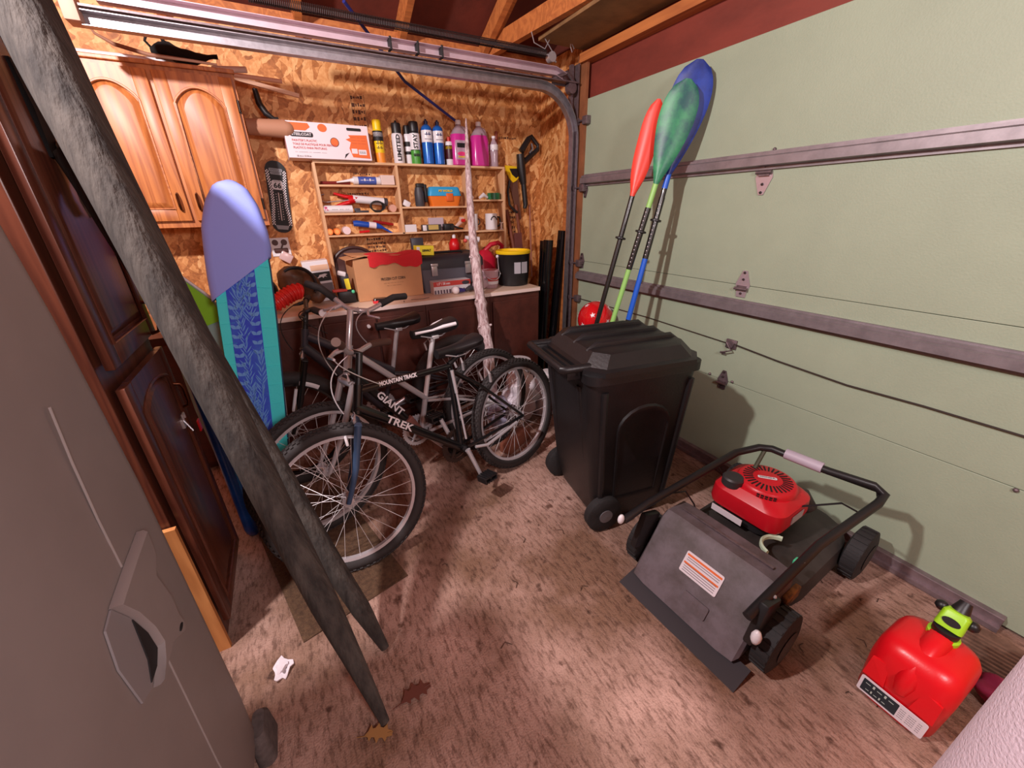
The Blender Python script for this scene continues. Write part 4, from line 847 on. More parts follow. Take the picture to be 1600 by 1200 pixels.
# ------------------------------------------------------------------ pipes, branch, ball, paddles
for a, b, lb in (((1.925, 2.80, 0), (2.005, 2.765, 1.30), 'tallest glossy black pipe leaning in the corner nearest the door track'), ((1.79, 2.76, 0), (1.862, 2.76, 1.235), 'shorter glossy black pipe nearest the bench end'), ((1.86, 2.88, 0), (1.92, 2.90, 1.22), 'black pipe hidden between and behind the two front ones')):
    s = MB(); a, b = Vector(a), Vector(b); s.tube([a, b], .040, 24); s.tube([b, b + (b - a).normalized() * .0005], .036, 24); single('black_pipe', s, pm('gloss_black_pipe', (12, 12, 14), .15), lb, 'pipe', 'black pipes in the corner')
peel = pm('peeled_branch', (226, 206, 208), .7, col2=(150, 112, 112), scale=26, bump=.6, bscale=30, stretch=(2.5, 2.5, .5))
s = MB(); rings = []; A_ = Vector((1.07, 2.28, 0)); B_ = Vector((1.292, 2.97, 2.045)); n = 60
for i in range(n + 1):
    f = i / n; p = A_.lerp(B_, f) + Vector((.022 * math.sin(f * 5.5 + 1), 0, 0)); r = .046 * (1 - f) ** .6 + .004; r *= 1 + .10 * math.sin(f * 40) * math.sin(f * 17)
    for kz in (.42, .56, .33): r += .014 * math.exp(-((f - kz) / .008) ** 2)
    rings.append([p + Vector((math.cos(q), math.sin(q), 0)) * r * (1 + .16 * noise.noise(Vector((math.cos(q) * 2, math.sin(q) * 2, f * 14)))) for q in [2 * PI * k / 14 for k in range(14)]])
s.loft(rings)
for zf, sx in ((.42, -1), (.335, -1), (.335, 1), (.56, -1)):
    p = A_.lerp(B_, zf) + Vector((.022 * math.sin(zf * 5.5 + 1), 0, 0)); s.tube([p, p + Vector((sx * .05, -.02, .02))], [.02, .007], 8)
single('peeled_branch', s, peel, 'pale peeled branch leaning from floor to shelf in front of the bench', 'branch', smooth=60)

tub = thing('storage_tub', 'dark tub carrying the starred ball behind the wheeled bin', 'tub', (1.83, 2.12, 0)); s = MB(); rbox(s, [(0, .22, .34, .03), (.56, .26, .38, .03)]); s.build('tub_body', pm('dark_slate', (46, 46, 58)), tub); s = MB(); rbox(s, [(.56, .28, .40, .03), (.59, .28, .40, .03), (.597, .22, .34, .03)]); s.build('lid', black, tub)
bl = thing('play_ball', 'red ball with white stars behind the wheeled bin', 'ball', (1.875, 2.15, .725)); MB().ball((0, 0, 0), .128, 40).build('ball_skin', pm('glossy_red', (214, 22, 30), .15, coat=.5), bl)
rng = random.Random(11)
for i in range(16):
    zz = 1 - 2 * (i + .5) / 16; ph = i * 2.4 + .5; d = Vector((math.sqrt(1 - zz * zz) * math.cos(ph), math.sqrt(1 - zz * zz) * math.sin(ph), zz))
    st_ = [((.020 if k % 2 == 0 else .008) * math.cos(PI * k / 5 + i), (.020 if k % 2 == 0 else .008) * math.sin(PI * k / 5 + i)) for k in range(10)]
    MB().prism(st_, 0, .0014, frame_to(d * .1272, d.orthogonal(), d.cross(d.orthogonal()))).build('star', white, bl, smooth=0)

def paddle(foot, top, label, shaft, grips, bladem, L=.46, W=.088, spoon=.03, yaw=0.0, txt=None):
    foot, top = Vector(foot), Vector(top); d = (top - foot).normalized(); Lt = (top - foot).length
    nrm = Vector((-.75, -.65, 0)); nrm = Matrix.Rotation(yaw, 3, 'Z') @ nrm; nrm = (nrm - d * nrm.dot(d)).normalized(); sd = nrm.cross(d).normalized()
    root = thing('kayak_paddle', label, 'paddle', foot, (0, 0, 0), 'kayak paddles')
    m = Matrix((sd, nrm, d)).transposed().to_4x4()     # local x side, y normal, z along
    def P(x, y, z): return m @ Vector((x, y, z))
    MB().tube([P(0, 0, L * .85), P(0, 0, Lt - L * .85)], .0145, 14).build('shaft', shaft[0], root)
    for z0, z1, mm in shaft[1:]: MB().tube([P(0, 0, z0 * Lt), P(0, 0, z1 * Lt)], .0152, 14).build('shaft_band', mm, root)
    for z0, z1 in grips:
        g = MB().tube([P(0, 0, z0 * Lt), P(0, 0, z1 * Lt)], .0165, 14).build('grip', black_m, root)
        s = MB(); k = z0 * Lt + .02
        while k < z1 * Lt - .02: s.ball(P(.004, .0165, k), .0035, 6); k += .022
        s.build('grip_dots', white, g)
    for zc in (.66,): MB().lathe([(.016, -.008), (.03, -.004), (.03, .004), (.016, .008)], seg=20, mtx=m @ T(0, 0, zc * Lt)).build('drip_ring', black, root)
    for z_end, sg in ((Lt, -1), (0, 1)):
        s = MB(); rings = []; n = 16
        for i in range(n + 1):
            f = i / n; z = z_end + sg * L * (1 - f) if True else 0
            z = z_end + sg * L * f          # f=0 at the tip
            g_ = min(1, (f + .004) / .30); tp_ = .62 if W > .07 else .88; wd = W * math.sqrt(max(0, 1 - (1 - g_) ** 2)) * (1 if f < .35 else 1 - (1 - .14) * max(0, (f - .35) / .65) ** (1.5 if W > .07 else 3)); wd = max(wd, .004 if f < .5 else .013)
            cv = spoon * (1 - f) ** 2
            th = .003 + .008 * f
            ring = []
            for q in range(12):
                a = 2 * PI * q / 12; x = wd * math.cos(a); rib = .006 * math.exp(-(x / .014) ** 2) * min(1, f * 3)
                ring.append(P(x, th * math.sin(a) + cv - .12 * x * x / W * 1.0 + (rib if math.sin(a) > 0 else 0), z))
            rings.append(ring)
        s.loft(rings); b_ = s.build('blade', bladem, root, smooth=60)
        if txt and sg == -1: text(txt[0], txt[1], txt[2], b_, m @ T(.0, .012, Lt - txt[3]) @ frame_to((0, 0, 0), (0, 0, -1), (1, 0, 0)) , width=txt[4], bold=.0006)
    return root
blk = black_m
paddle((1.545, 1.70, 0.01), (1.972, 1.636, 2.105), 'kayak paddle with large dark blue blade, tallest and rightmost of three', [blk, (.40, .565, pm('paddle_blue', (20, 90, 205), .35)), (.735, .80, pm('paddle_blue', (20, 90, 205)))], [(.565, .715), (.28, .385)], pm('blade_blue', (30, 62, 160), .42, col2=(18, 34, 96), scale=7), L=.50, W=.098)
paddle((1.475, 1.81, 0.01), (1.90, 1.628, 2.02), 'kayak paddle with mottled green blade between the red and blue ones', [pm('paddle_lime', (150, 205, 110), .4)], [(.56, .72), (.18, .36)], pm('blade_green', (52, 150, 96), .42, col2=(24, 84, 84), scale=8), L=.46, W=.088)
paddle((1.42, 1.86, 0.01), (1.862, 1.765, 1.965), 'kayak paddle with narrow bright red blade and black shaft', [blk], [], pm('blade_red', (240, 66, 50), .4), L=.46, W=.052, spoon=.02)

# ------------------------------------------------------------------ boards and mat on the left
pb = thing('padded_board', 'tall padded board in turquoise and blue fern cover with periwinkle hood', 'board', (-.345, 2.05, .012))
pb.rotation_euler = Euler((-.155, .128, .0))
teal = pm('turquoise_cloth', (76, 236, 240), .8, bump=.25, bscale=30); teal_d = pm('deep_teal_cloth', (20, 140, 146), .8, bump=.25, bscale=30)
WP = [(0, .10), (.05, .17), (.25, .205), (.6, .225), (1.0, .235), (1.25, .23), (1.42, .21), (1.53, .165), (1.60, .10), (1.625, .04)]
def lerp_w(z):
    for (a, wa), (b, wb) in zip(WP, WP[1:]):
        if a <= z <= b: return wa + (wb - wa) * (z - a) / (b - a)
    return WP[-1][1]
s = MB(); rings = []
for i in range(50):
    z = 1.625 * i / 49; ww = lerp_w(z); th = .10 * min(1, ww / .12); rings.append([Vector((x, y + .05, z + .004 * math.sin(i * 2.1))) for x, y in rr(ww, th, .018, 3)])
s.loft(rings); s.build('side_band', teal_d, pb)
def strip(x0f, x1f, z0, z1, off, n=40, y=None):
    r = []; s = MB()
    for i in range(n + 1):
        z = z0 + (z1 - z0) * i / n; ww = lerp_w(z); th = .10 * min(1, ww / .12); yf = .05 - th / 2 - off
        xa, xb = x0f * ww / 2, x1f * ww / 2
        r.append([Vector((xa, yf + .004, z)), Vector((xb, yf + .004, z)), Vector((xb, yf - .001 * math.sin(i * 1.7), z)), Vector((xa, yf, z))])
    s.loft(r); return s
fb_ = strip(-.96, .96, .03, 1.45, .003)
rng = random.Random(4)
for k in range(14):
    z = .12 + k * .095; fb_.tube([(.05, -.0045, z), (.108, -.004, z + rng.uniform(-.006, .006))], .0018, 5); fb_.tube([(-.105, -.004, z + .02), (-.055, -.0045, z + .024)], .0018, 5)
fb_.build('face_band', teal, pb, smooth=30)
cover = strip(-.62, .42, .04, 1.40, .006).build('fern_panel', pm('royal_blue_cloth', (52, 70, 214), .8, col2=(66, 110, 220), scale=9), pb, smooth=0)
s = MB(); rng = random.Random(4)
def leaf(s, x, z, a, L, Wd):
    m = T(x, -.0078, z) @ FRONT @ RZ(a)
    s.prism([(0, 0), (L * .35, Wd), (L * .75, Wd * .7), (L, 0), (L * .75, -Wd * .7), (L * .35, -Wd)], 0, .0008, m)
for (x0, z0, z1, dx, big) in ((-.012, .05, .62, .012, 0), (.02, .35, .85, -.01, 0), (-.028, .62, 1.18, .006, 0), (.026, .85, 1.30, 0, 1), (-.018, 1.05, 1.38, 0, 0), (.03, .06, .36, 0, 0), (-.052, .15, .60, 0, 0), (-.052, .70, 1.10, .0, 1), (.0, .30, .60, .01, 0), (-.02, .30, .66, 0, 0), (.008, 1.0, 1.34, 0, 0)):
    k = z0
    while k < z1:
        f = (k - z0) / (z1 - z0); x = x0 + dx * math.sin(f * 5)
        if big: leaf(s, x, k, PI / 2 - .8, .030, .009); leaf(s, x, k, PI / 2 + .8, .028, .009); k += .045
        else: leaf(s, x, k, PI / 2 - rng.uniform(.2, .6), rng.uniform(.035, .065), .0026); leaf(s, x, k, PI / 2 + rng.uniform(.2, .6), rng.uniform(.035, .065), .0026); k += rng.uniform(.014, .024)
s.build('fern_print', pm('fern_lightblue', (110, 168, 240), .8), cover, smooth=0)
s = MB(); rings = []
for i in range(26):
    f = i / 25; z = 1.17 + .46 * f; ww = (lerp_w(min(z, 1.625)) + .022 + .02 * math.sin(PI * f)) * (1 if f < .99 else .5); th = .125 * min(1, ww / .12)
    ring = []
    for x, y in rr(ww, th, .035, 4): ring.append(Vector((x - .006, y + .048, z + (.10 * (x / .12) + .03 if f < .5 else 0) * (1 - f * 2 if f < .5 else 0))))
    rings.append(ring)
s.loft(rings); s.build('hood', pm('periwinkle_cloth', (150, 166, 252), .75), pb)
for sx in (1,):
    s = MB(); s.tube([(sx * lerp_w(z) / 2 * .99, .0, z) for z in [.03 + 1.4 * k / 30 for k in range(31)]], .0035, 6); s.build('piping', pm('dark_piping', (20, 60, 90), .6), pb)

nb = thing('body_board', 'narrow navy board with white marks standing between cupboard and turquoise board', 'board', (-.43, 1.96, .004), (0, -.035, 0))
nb.rotation_euler = Euler((.08, .02, 0)); s = MB(); rings = []
for i in range(30):
    z = 1.20 * i / 29; hw = .085 * min(1, (z + .02) / .10) ** .5 * (min(1, (1.22 - z) / .25) ** .5)
    rings.append([Vector((x, y, z)) for x, y in rr(.045, 2 * hw, .02, 3)])
s.loft(rings); s.build('board_body', pm('navy_glossy', (18, 52, 118), .3, col2=(26, 80, 160), scale=8), nb)
s = MB()
for z, y, L in ((.10, .03, .10), (.34, -.03, .16), (.60, .02, .2), (.88, -.02, .12)): s.prism([(y, z), (y + .02, z + L * .5), (y + .01, z + L), (y - .012, z + L * .45)], 0, .001, frame_to((.0226, 0, 0), (0, 1, 0), (0, 0, 1)))
s.build('white_print', wm, nb, smooth=0)
gb = thing('lime_board', 'lime green board with white rim peeking out behind the turquoise padded board', 'board', (-.46, 2.50, .0)); s = MB()
OUT = [(-.12, 0), (.13, 0), (.14, .5), (.13, .95), (.09, 1.08), (-.02, 1.22), (-.07, 1.31), (-.10, 1.30), (-.13, 1.1), (-.14, .5)]
s.prism(OUT, 0, .03, FRONT); s.build('board_body', pm('pale_teal_board', (146, 176, 172), .4), gb, smooth=0)
s = MB(); s.prism([(-.115, .9), (.12, .97), (.085, 1.07), (-.02, 1.205), (-.07, 1.29), (-.09, 1.28)], .03, .032, FRONT); s.prism([(-.12, .93), (.12, 1.0), (.115, .97), (-.12, .90)], .032, .034, FRONT); s.build('lime_face', pm('lime_face', (138, 204, 40), .4), gb, smooth=0)
s = MB(); s.tube([(x, -.032, z) for x, z in ((.09, 1.08), (-.02, 1.22), (-.07, 1.31), (-.10, 1.30), (-.13, 1.1))], .006, 8); s.build('rim', wm, gb)

mat_m = pm('brown_mat', (104, 76, 54), .9, col2=(78, 54, 38), scale=60, bump=.8, bscale=220)
fm = MB().box((.215, .42, .0025), (.43, .84, .005), bev=.001); o = fm.build('door_mat', mat_m, None, smooth=0, loc=(-.244, 1.208, 0.0005)); o.rotation_euler = (0, 0, .23); tag(o, 'brown ribbed mat on the floor under the nearest bicycle wheel', 'mat')

# ------------------------------------------------------------------ bicycles
tread_m = pm('tyre_rubber', (44, 38, 38), .75, bump=.2); rim_m = pm('alloy_rim', (206, 198, 202), .3, .35); spoke_m = pm('spoke_steel', (226, 220, 222), .3, .3)
alloy = pm('alloy', (200, 194, 198), .25, .45)
_wcache = {}
def wheel(parent, mtx, r=.335, tw=.026, knob=True, nsp=28, rimc=None, key='a', rot=0.0):
    if key not in _wcache:
        def mesh(mb, m):
            o = mb.build('m', m, None, smooth=45); me = o.data; bpy.data.objects.remove(o); return me
        t = MB(); t.tube([((r - tw) * math.cos(a), 0, (r - tw) * math.sin(a)) for a in [2 * PI * k / 60 for k in range(60)]], tw, 12, closed=True, upv=(0, 1, 0))
        if knob:
            for k in range(72):
                a = 2 * PI * k / 72
                for off, q in ((0, 0), (.5, 1), (.5, -1), (0, 1.6), (0, -1.6)):
                    aa = a + off * 2 * PI / 72; ph = q * .5; rad = (r - tw) + (tw + .0015) * math.cos(ph); yy = (tw + .0015) * math.sin(ph)
                    t.box((rad * math.cos(aa), yy, rad * math.sin(aa)), (.006, .011, .013), rot=Matrix.Rotation(-aa, 3, 'Y') @ Matrix.Rotation(ph, 3, 'Z'))
        ri = MB(); pr = [(-.013, r - tw * 2 + .008), (.013, r - tw * 2 + .008), (.011, r - tw * 2 - .010), (-.011, r - tw * 2 - .010)]
        rings = [[Vector((b * math.cos(a), y, b * math.sin(a))) for y, b in pr] for a in [2 * PI * k / 64 for k in range(64)]]; ri.loft(rings, cyc=True)
        hb = MB(); hb.tube([(0, -.05, 0), (0, -.035, 0), (0, -.033, 0), (0, -.028, 0), (0, -.026, 0), (0, .026, 0), (0, .028, 0), (0, .033, 0), (0, .035, 0), (0, .05, 0)], [.008, .008, .024, .024, .015, .015, .024, .024, .008, .008], 16)
        sk = []
        for sd in (-1, 1):
            for lead in (-1, 1):
                b = MB(); a = lead * .95
                b.tube([(.022 * math.cos(a), sd * .030, .022 * math.sin(a)), ((r - tw * 2 - .008) * math.cos(0), 0, 0)], .0011, 5, cap=False); sk.append(mesh(b, spoke_m))
        _wcache[key] = (mesh(t, tread_m), mesh(ri, rimc or rim_m), mesh(hb, alloy), sk)
    t, ri, hb, sk = _wcache[key]
    def mk(name, me, par, m=None):
        o = bpy.data.objects.new(name, me); COL.objects.link(o); o.parent = par
        if m is not None: o.matrix_local = m
        return o
    wr = mk('wheel', ri, parent, mtx); mk('tyre', t, wr); mk('hub', hb, wr)
    for k in range(nsp): mk('spoke', sk[k % 4], wr, RY(2 * PI * k / nsp + rot))
    return wr

def bicycle(label, loc, heading, lean, P):
    b = thing('bicycle', label, 'bicycle', loc, (0, 0, 0), None)
    b.rotation_euler = Euler((-lean, 0, heading)); r = P.get('r', .335); L = P['L']
    V = lambda a: Vector((a[0], 0, a[1]))
    ht, hb, st_, bb = V(P['ht']), V(P['hb']), V(P['st']), V(P['bb']); rh = Vector((L, 0, r)); fh = Vector((0, 0, r))
    fr = MB(); tr = P.get('tr', .016)
    fr.cyl(ht, hb, .019); fr.tube([V(P['tt'][0]), V(P['tt'][1])], tr, 12); fr.cyl(st_, bb, .015)
    if not P.get('dt_mat'): fr.tube([hb + Vector((.0, 0, .03)), bb], P.get('dr', .019), 12)
    for sg in (-1, 1):
        fr.tube([bb + Vector((.03, sg * .03, 0)), bb.lerp(rh, .5) + Vector((0, sg * .045, 0)), rh + Vector((0, sg * .062, 0))], .0095, 8)
        fr.tube([st_ + Vector((.0, sg * .016, -.03)), st_.lerp(rh, .35) + Vector((0, sg * .04, 0)), rh + Vector((0, sg * .062, 0))], .008, 8)
    fr.tube([bb + Vector((0, -.04, 0)), bb + Vector((0, .04, 0))], .021, 14)
    fr.build('frame', P['mat'], b)
    if P.get('dt_mat'): MB().tube([hb + Vector((.0, 0, .03)), bb], .021, 12).build('down_tube', P['dt_mat'], b)
    # steering
    ax = (ht - hb).normalized(); S = Matrix.Translation(hb) @ Matrix.Rotation(P.get('steer', 0), 4, ax) @ Matrix.Translation(-hb)
    fk = MB(); cr = hb - ax * .04
    fk.tube([cr + Vector((0, -.06, 0)), cr + Vector((0, .06, 0))], .016, 10)
    for sg in (-1, 1): fk.tube([cr + Vector((0, sg * .055, 0)), cr.lerp(fh, .55) + Vector((.012, sg * .055, 0)), cr.lerp(fh, .85) + Vector((.006, sg * .053, 0)), fh + Vector((0, sg * .052, 0))], [.015, .014, .011, .010], 12)
    fk.build('fork', P['fork'], b, mtx=S)
    wheel(b, S @ Matrix.Translation(fh), r, P.get('tw', .026), P.get('knob', True), rimc=P.get('rim'), key=P.get('key', 'a'), rot=.07)
    wheel(b, Matrix.Translation(rh), r, P.get('tw', .026), P.get('knob', True), rimc=P.get('rim'), key=P.get('key', 'a'), rot=.2)
    top = V(P['stem']); sm = MB(); sm.tube([ht - ax * .02, ht + ax * ((top - ht).dot(ax)), top], [.014, .014, .014], 12); sm.build('stem', P.get('stem_mat', alloy), b, mtx=S)
    # bars
    hw = P.get('bar', .29); rise = P.get('rise', .03); sweep_ = P.get('sweep', .06)
    B_ = Matrix.Translation(top) @ Matrix.Rotation(P.get('bsteer', P.get('steer', 0)) - P.get('steer', 0), 4, ax) @ Matrix.Translation(-top)
    def BP(y): return B_ @ ( top + Vector((sweep_ * (abs(y) / hw) ** 1.5, y, rise * min(1, max(0, abs(y) - .05) / .10))))
    hbm = MB().tube([BP(y) for y in [-hw + 2 * hw * k / 20 for k in range(21)]], .0115, 10).build('handlebar', P.get('bar_mat', alloy), b, mtx=S)
    for sg in (-1, 1):
        MB().tube([BP(sg * (hw - .12)), BP(sg * (hw - .06)), BP(sg * (hw + .003))], .0165, 12).build('grip', P.get('grip', black_r), hbm)
        if sg in P.get('bell', ()): MB().tube([BP(sg * (hw + .003)), BP(sg * (hw + .012))], .017, 14).build('end_cap', white, hbm)
        a = BP(sg * (hw - .15)); lv = MB(); lv.tube([a, a + Vector((-.035, 0, -.01)), a + Vector((-.06, sg * .05, -.02)), a + Vector((-.045, sg * .11, -.025))], [.011, .009, .006, .005], 8); lv.build('brake_lever', P.get('lever', alloy), hbm)
        mid = cr + Vector((-.04, 0, .05)) if sg > 0 else V(P['tt'][0]) + Vector((.1, -.02, 0))
        c = MB(); p0 = a + Vector((-.03, 0, 0)); pts = []
        for k in range(15):
            f = k / 14; p1 = (p0 + mid) / 2 + Vector((-.14, sg * .03, .06)); pts.append(p0 * (1 - f) ** 2 + p1 * 2 * f * (1 - f) + mid * f * f)
        c.tube(pts, .0026, 6); c.build('brake_cable', P.get('cable', alloy), b, mtx=S)
    # saddle
    sx, sz = P['saddle']; s = MB(); rings = []
    for i in range(15):
        f = i / 14; x = -.13 + .26 * f; wv = .022 + .062 * max(0, (f - .35) / .65) ** 1.2; wv *= (1 - .25 * max(0, f - .9) * 10) if f > .9 else 1; hgt = .020 + .010 * f + .012 * math.sin(PI * f) * 0
        zc = -.010 * math.sin(PI * f) + .018 * f
        rings.append([Vector((sx + x, wv * math.cos(q), sz + zc + (hgt * math.sin(q) if math.sin(q) > 0 else hgt * 1.4 * math.sin(q)))) for q in [2 * PI * k / 16 for k in range(16)]])
    s.loft(rings); sd_ = s.build('saddle', P.get('saddle_mat', black), b)
    if P.get('saddle_trim'):
        s = MB()
        for sg in (-1, 1):
            s.tube([(sx - .12, sg * .02, sz + .004), (sx - .02, sg * .024, sz + .002), (sx + .04, sg * .045, sz + .014), (sx + .11, sg * .066, sz + .020)], [.008, .006, .010, .010], 8)
        s.build('saddle_trim', white, sd_)
    s = MB()
    for sg in (-1, 1): s.tube([(sx - .09, sg * .018, sz - .016), (sx - .03, sg * .022, sz - .038), (sx + .04, sg * .022, sz - .038), (sx + .10, sg * .028, sz - .006)], .0035, 6)
    s.build('saddle_rails', alloy, sd_)
    s = MB(); s.tube([st_, Vector((sx - .005, 0, sz - .04))], P.get('post_r', .0135), 12); s.box((sx, 0, sz - .04), (.04, .05, .02), bev=.004); s.build('seat_post', P.get('post', alloy), b)
    # drivetrain
    ck = MB()
    for r0, r1, yy in ((.074, .093, .036), (.055, .072, .046)):
        ck.loft([[bb + Vector((q * math.cos(a), yy + e_, q * math.sin(a))) for q, e_ in ((r0, 0), (r1, 0), (r1, .003), (r0, .003))] for a in [2 * PI * k / 40 for k in range(40)]], cyc=True)
    for k in range(5):
        a = 2 * PI * k / 5 + .3; ck.tube([bb + Vector((0, .04, 0)), bb + Vector((.08 * math.cos(a), .04, .08 * math.sin(a)))], [.012, .006], 6)
    for k in range(36):
        a = 2 * PI * k / 36; ck.box(bb + Vector((.094 * math.cos(a), .039, .094 * math.sin(a))), (.006, .003, .006), rot=(0, -a, 0))
    ck.build('chainring', P.get('ring', alloy), b)
    ca = P.get('crank', -1.35)
    for sg, aa in ((-1, ca), (1, ca + PI)):
        d = Vector((math.cos(aa), 0, math.sin(aa))); c = MB(); e = bb + d * .17 + Vector((0, sg * .072, 0)); c.tube([bb + Vector((0, sg * .055, 0)), bb + d * .02 + Vector((0, sg * .06, 0)), e], [.016, .013, .011], 10); cc = c.build('crank_arm', alloy, b)
        p = MB(); q = e + Vector((0, sg * .055, 0)); p.box(q + Vector((0, 0, .012)), (.085, .07, .008), bev=.002); p.box(q + Vector((0, 0, -.012)), (.085, .07, .008), bev=.002); p.tube([e, q + Vector((0, sg * .03, 0))], .008, 8)
        for dx in (-.038, .038): p.box(q + Vector((dx, 0, 0)), (.008, .07, .03), bev=.002)
        for k in range(5): p.box(q + Vector((-.032 + .016 * k, 0, .018)), (.005, .066, .005)); p.box(q + Vector((-.032 + .016 * k, 0, -.018)), (.005, .066, .005))
        p.build('pedal', black, cc)
    ch = MB(); a_, c_ = bb + Vector((0, .04, 0)), rh + Vector((0, .04, 0))
    ch.tube([a_ + Vector((0, 0, .09)), c_ + Vector((0, 0, .035)), c_ + Vector((.035, 0, 0)), c_ + Vector((0, 0, -.035)), c_ + Vector((-.02, 0, -.09)), a_ + Vector((0, 0, -.09)), a_ + Vector((-.09, 0, 0))], .004, 6, closed=True); ch.build('chain', pm('oily_chain', (70, 54, 48), .5, .6), b)
    de = MB(); de.tube([c_ + Vector((0, 0, -.03)), c_ + Vector((-.02, 0, -.10))], .012, 8); de.lathe([(.012, -.006), (.05, -.004), (.05, .004), (.012, .012)], seg=24, mtx=Matrix.Translation(rh + Vector((0, .035, 0))) @ RX(-PI / 2)); de.build('derailleur', dull, b)
    for (px, pz, nm) in ((cr.x, cr.z - .03, 'f'), (rh.x - .19, rh.z + .27, 'r')):
        k = MB()
        for sg in (-1, 1): k.tube([(px, sg * .035, pz), (px - .01, sg * .045, pz + .05), (px, sg * .02, pz + .07)], [.008, .007, .003], 8)
        k.tube([(px, -.02, pz + .07), (px, 0, pz + .09), (px, .02, pz + .07)], .0025, 6); k.build('brake_arms', alloy, b, mtx=S if nm == 'f' else None)
    return b, S
def tube_text(b, body, a, c, size, rad, m, width, dz=0):
    a = Vector((a[0], 0, a[1])); c = Vector((c[0], 0, c[1])); d = (c - a).normalized(); mid = (a + c) / 2
    text(body, size, m, b, frame_to((mid.x, -rad - .0008, mid.z), d, Vector((0, 1, 0)).cross(d) * -1 if False else d.cross(Vector((0, 1, 0))) * -1 if False else Vector((-d.z, 0, d.x))), width=width, bold=.0012)
headA = math.atan2(.29, .94)
bikeA, SA = bicycle('black mountain bicycle with slate blue fork, nearest the camera', (.03, 1.475, 0), headA, .14, dict(
    L=1.05, ht=(.165, .81), hb=(.13, .69), st=(.632, .765), bb=(.618, .305), tt=((.155, .785), (.632, .755)), mat=black_m, fork=pm('slate_blue_fork', (62, 82, 112), .35, .2),
    stem=(.175, .945), stem_mat=black, bar=.25, rise=.03, sweep=.07, steer=-.34, bsteer=-.85, saddle=(.70, .835), r=.335, tw=.026, grip=pm('brown_grip', (84, 58, 50), .7), crank=-1.30, dr=.021, cable=alloy, post=black, ring=pm('oily_chain', (70, 54, 48), .5, .6)))
tube_text(bikeA, 'MOUNTAIN TRACK', (.24, .785), (.44, .772), .026, .016, white, .19)
tube_text(bikeA, 'TREK', (.225, .64), (.37, .515), .045, .021, white, .15)
s = MB(); s.tube([(.62, -.035, .74), (.625, -.035, .62)], .009, 10); s.tube([(.625, -.035, .62), (.632, -.04, .36)], .006, 8); s.build('seat_tube_glint', alloy, bikeA)  # silver rods added to imitate the reflection running down the seat tube
s = MB(); s.tube([(.67, -.06, .30), (.74, -.075, .285), (.97, -.085, .33)], .0085, 8); s.build('kickstand', alloy, bikeA)
s = MB(); s.box((.06, -.0, .60), (.012, .16, .03), bev=.005); s.build('reflector', wm, bikeA, mtx=SA)
silver = pm('silver_paint', (196, 190, 194), .25, .4)
bikeB, SB = bicycle('silver step-through bicycle with black and white saddle in the middle', (-.05, 1.80, 0), math.atan2(.26, 1.0), .05, dict(
    L=1.04, ht=(.24, .895), hb=(.205, .76), st=(.60, .52), bb=(.54, .31), tt=((.235, .875), (.60, .50)), mat=silver, fork=silver, dt_mat=black_m,
    stem=(.318, 1.046), bar=.22, rise=.06, sweep=.12, steer=.12, bsteer=1.2, saddle=(.70, .875), post=pm('pale_post', (226, 220, 222), .3, .3), saddle_trim=True, tw=.022, key='b', crank=-.9, cable=alloy))
tube_text(bikeB, 'GIANT', (.31, .645), (.45, .455), .05, .0215, white, .19)
s = MB(); s.box((.50, -.02, .36), (.05, .03, .16), rot=(0, -.5, 0), bev=.004); s.build('bottle_cage', pm('cage_rust', (140, 92, 84), .5, .5), bikeB)
greyf = pm('graphite_paint', (66, 62, 70), .35, .3)
bikeC, SC_ = bicycle('dark grey fat tyred bicycle parked closest to the bench', (-.17, 2.27, 0), math.atan2(.14, .95), .02, dict(
    L=1.07, ht=(.185, .90), hb=(.155, .78), st=(.62, .56), bb=(.52, .32), tt=((.185, .86), (.62, .55)), tr=.024, dr=.026, mat=greyf, fork=black_m, stem=(.215, 1.0), stem_mat=black, bar=.30, rise=.02, sweep=.04,
    steer=-.1, saddle=(.69, .845), saddle_mat=black, tw=.036, r=.345, key='c', knob=False, rim=black_m, bar_mat=black, lever=black, bell=(-1,), crank=.4, cable=black, post=alloy))
for a0 in (.9, 2.0): MB().tube([(.29 * math.cos(a), -.034, .345 + .29 * math.sin(a)) for a in [a0 + .35 * k / 6 for k in range(7)]], .012, 6, flat=.3).build('reflector', wm, bikeC, mtx=SC_)
MB().tube([(.07, -.062, .60), (.03, -.062, .48)], .008, 8).build('fork_reflector', wm, bikeC, mtx=SC_)

